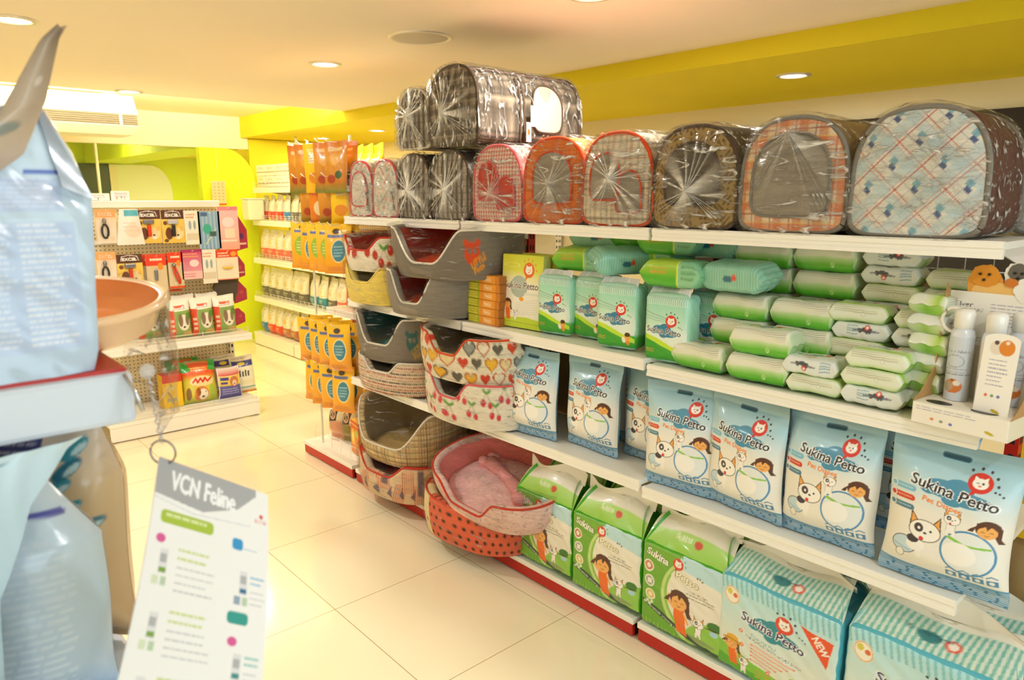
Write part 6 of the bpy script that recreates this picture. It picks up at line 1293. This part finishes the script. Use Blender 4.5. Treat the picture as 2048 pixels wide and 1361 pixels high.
# lower bags
def foil_bag(label, W_, H_, D_2, loc, rot, cv_, name='food_bag', seed=1, flop=0, gab=.0):
    t = thing(name, label, 'food bag', loc, rot=rot); pillow(MB(), W_, H_, D_2, cv_, Cv(4, 4, 8, '9aa8b4'), 90, 110, seed, flop, .06, .03, .008, gab=gab).build('bag', 'print_foil', t); return t
c = Cv(20, 30, 200, 'bcd2e6').grad([(0, 'a8c0d8'), (22, 'c8dcec'), (30, 'dce8f0')]).lines(3, 18, 21, 22, .9, .3, 'd8e4f0', .1, .7).line([(2, 23.6), (9, 24.4), (19, 24)], .7, '4a50a8')
foil_bag('pale blue food bag with lines of print on the lower foreground shelf', .215, .285, .12, (.062, .915, .929), (math.radians(-4), 0, math.radians(-24)), c, seed=4, gab=.7)
hb_ = thing('food_bag', 'tan bag with teal marks and a white carry handle, behind the pale blue one', 'food bag', (.122, 1.04, .929), rot=(math.radians(-4), math.radians(-1), math.radians(-40)))
c = Cv(22, 36, 200, 'c8a880').grad([(0, 'b89468'), (24, 'd0b48c'), (36, 'cfc8c4')])
for i, (x, y) in enumerate(((16, 24), (17.5, 26.5), (17, 21), (19, 18), (18.6, 29))): c.ell(x, y, 2.2, .9, ('2f8a9a', '1f6a80')[i % 2], 1, .6).ell(x + .6, y, 1.2, .4, 'c8e0e0', .8, .6)
c.rect(6, 28, 14, 32, '3a3c78').lines(6.4, 13.6, 31, 3, 1.1, .5, 'a8a8c8', .2)
pillow(MB(), .22, .325, .12, c, Cv(4, 4, 8, 'b89468'), 90, 110, 8, 0, .06, .03, .008, gab=.35).build('bag', 'print_foil', hb_)
MB().tube([(-.05, -.05, .30), (-.035, -.085, .315), (-.012, -.11, .30), (.0, -.12, .27), (-.004, -.13, .235), (.01, -.135, .21), (.03, -.13, .18), (.038, -.12, .15)], .007, 8).build('carry_handle', 'card_white', hb_)
c = Cv(24, 40, 200, '8aa4b4').grad([(0, '8098a8'), (20, 'a8c4d4'), (40, 'c4dce8')]).line([(0, 24), (9, 21)], .8, '3a58a0')
for i in range(4): c.line([(6, 30 + i * 2.2), (20, 33 + i * 2)], .5, '7aa0b8').line([(8 + i * 2.4, 27), (10 + i * 2.4, 38)], .4, '8ab0c4')
ck = thing('food_bag', 'large grey-blue checked foil bag slumped under the foreground shelf edge at the far left', 'food bag', (0, .80, .93))
zk = np.array([0, .09, .19, .21, .276, .324, .345]); xk = np.array([.035, .045, .052, .062, .087, .124, .160])
def ckf(U, V): z = V * .333; xr = np.interp(z, zk, xk); return -.22 + (xr + .22) * U, -.012 - .022 * np.sin(U * PI) + .006 * nz(U * 3, V * 2, 6) + .012 * V, z
mb = MB(); mb.grid(ckf, 110, 120, c, 0); mb.grid(lambda U, V: (ckf(U, V)[0] * 1.0, ckf(U, V)[1] + .002 + .06 * np.sin(U * PI) * np.sin(V * PI), ckf(U, V)[2]), 30, 30, None, 0, hx('8aa0ac'), flip=True); mb.build('bag', 'print_foil', ck)
# hanging price card with ring and ball chain
def card_pt(u, v): # corners of the swinging card, world metres
    TL, TR, BL, BR = np.array([.1905, .7365, 1.247]), np.array([.2815, .6990, 1.192]), np.array([.0835, .608, 1.035]), np.array([.1870, .5480, .998])
    U, V = u[..., None], v[..., None]; return (BL * (1 - U) + BR * U) * (1 - V) + (TL * (1 - U) + TR * U) * V
c = Cv(12, 24, 330, 'f2f0ee')
c.poly([(0, 24), (12, 24), (10.4, 23.2), (8.6, 21.6), (5, 20.4), (0, 20.9)], 'a8a8aa').rect(10.6, 22, 12, 24, 'f2f0ee').text('VCN Feline', 4.9, 22.25, 1.7, 'f4f4f4', 6.8, -.03, .07).line([(0, 20.6), (4, 20.0), (10, 20.4)], .06, 'c8c8d0')
c.rect(.9, 18.6, 6.2, 19.7, 'a8c03c', r=.4).lines(1.4, 5.8, 19.2, 1, 1, .25, 'dce4a8', .1).ell(11.2, 21.6, .2, .2, 'd84a30').text('ROYAL', 11.2, 21.1, .4, 'd84a30', 1.3)
c.rect(8.2, 18.0, 9.3, 19.0, '2e94cc', r=.3).lines(9.4, 11, 18.2, 1, 1, .08, '8ac0dc').rect(8.2, 11.8, 10.2, 12.8, '2f9a90', r=.35).rect(8.3, 5.0, 10.8, 6.0, 'e0843c', r=.4)
for x, y in ((.9, 17.3), (8.6, 10.4), (1.2, 3.4)): c.ell(x + .3, y, .45, .38, 'd85a98')
for x, y, q in ((1.4, 14.6, '7aa040'), (1.4, 9.6, '7aa040'), (1.4, 4.8, '7aa040'), (9.2, 14.4, '2e6a9a'), (9.2, 7.6, '3a8a8a')):
    c.rect(x - .05, y - .1, x + .7, y + 1.9, 'e0dfe0').rect(x, y + .8, x + .6, y + 1.5, 'b0b0b4').rect(x, y, x + .65, y + .4, q).rect(x - .5, y - 1.0, x + .1, y - .3, 'c8d8a8' if x < 5 else q, .7).rect(x + .3, y - 1.0, x + .8, y - .3, 'b8ccb0')
for x, y, q in ((3, 16.6, 'c8d488'), (3, 11.6, 'c8d488'), (3, 6.6, 'c8d488')): c.lines(x, x + 3.4, y, 2, .7, .2, q, .3).lines(x, x + 4, y - 1.4, 4, .62, .12, 'c4c2c6', .3)
for y, q in ((15.8, '8abcdc'), (9.2, '8ac4be')): c.lines(10.2, 11.6, y, 2, .5, .18, q, .3).lines(10.2, 11.7, y - 1.2, 3, .5, .1, 'c4c2c6', .3)
pc = thing('price_card', 'white hanging product card headed VCN Feline, bottom left foreground', 'card')
mb = MB()
def cardf(U, V): P = card_pt(U, V); b_ = .006 * np.sin(V * PI); return P[..., 0] + b_ * .6, P[..., 1] - b_, P[..., 2]
mb.grid(cardf, 150, 300, c, 0); mb.grid(lambda U, V: (cardf(U, V)[0] - .0004, cardf(U, V)[1] + .0010, cardf(U, V)[2]), 4, 16, None, 0, (.85, .84, .83), flip=True); mb.build('card_sheet', 'print_card', pc)
q = np.linspace(0, 2 * PI, 33)[:-1]; MB().tube([(.1935 + .0125 * math.cos(a) * .74, .735 - .0125 * math.cos(a) * .67, 1.251 + .0125 * math.sin(a)) for a in q], .0010, 6, True).build('split_ring', 'grey_metal', pc)
mb = MB()
A_, B_ = np.array([.186, .795, 1.318]), np.array([.1935, .735, 1.264])
top_, bot_ = np.array([.196, .770, 1.322]), np.array([.1935, .735, 1.264])
for i in range(15):
    p = top_ + (bot_ - top_) * i / 14; a = i % 2 * PI / 2; u_ = np.array([math.cos(a), math.sin(a), 0]); d_ = (bot_ - top_); d_ = d_ / np.linalg.norm(d_)
    mb.tube([tuple(p + .0022 * math.cos(t_) * u_ + .0034 * math.sin(t_) * d_) for t_ in np.linspace(0, 2 * PI, 13)[:-1]], .0006, 5, True)
o = mb.build('chain', 'chrome', pc); tag(o, kind='stuff')
MB().lathe([(.0005, -.008), (.006, -.0055), (.008, 0), (.006, .0055), (.0005, .008)], 20, c=(.197, .775, 1.326)).build('suction_knob', 'clear_plastic', pc)
MB().tube([(.180, .795, 1.322), (.186, .785, 1.305), (.190, .778, 1.285)], .0022, 6).build('hook_clip', 'chrome', pc)
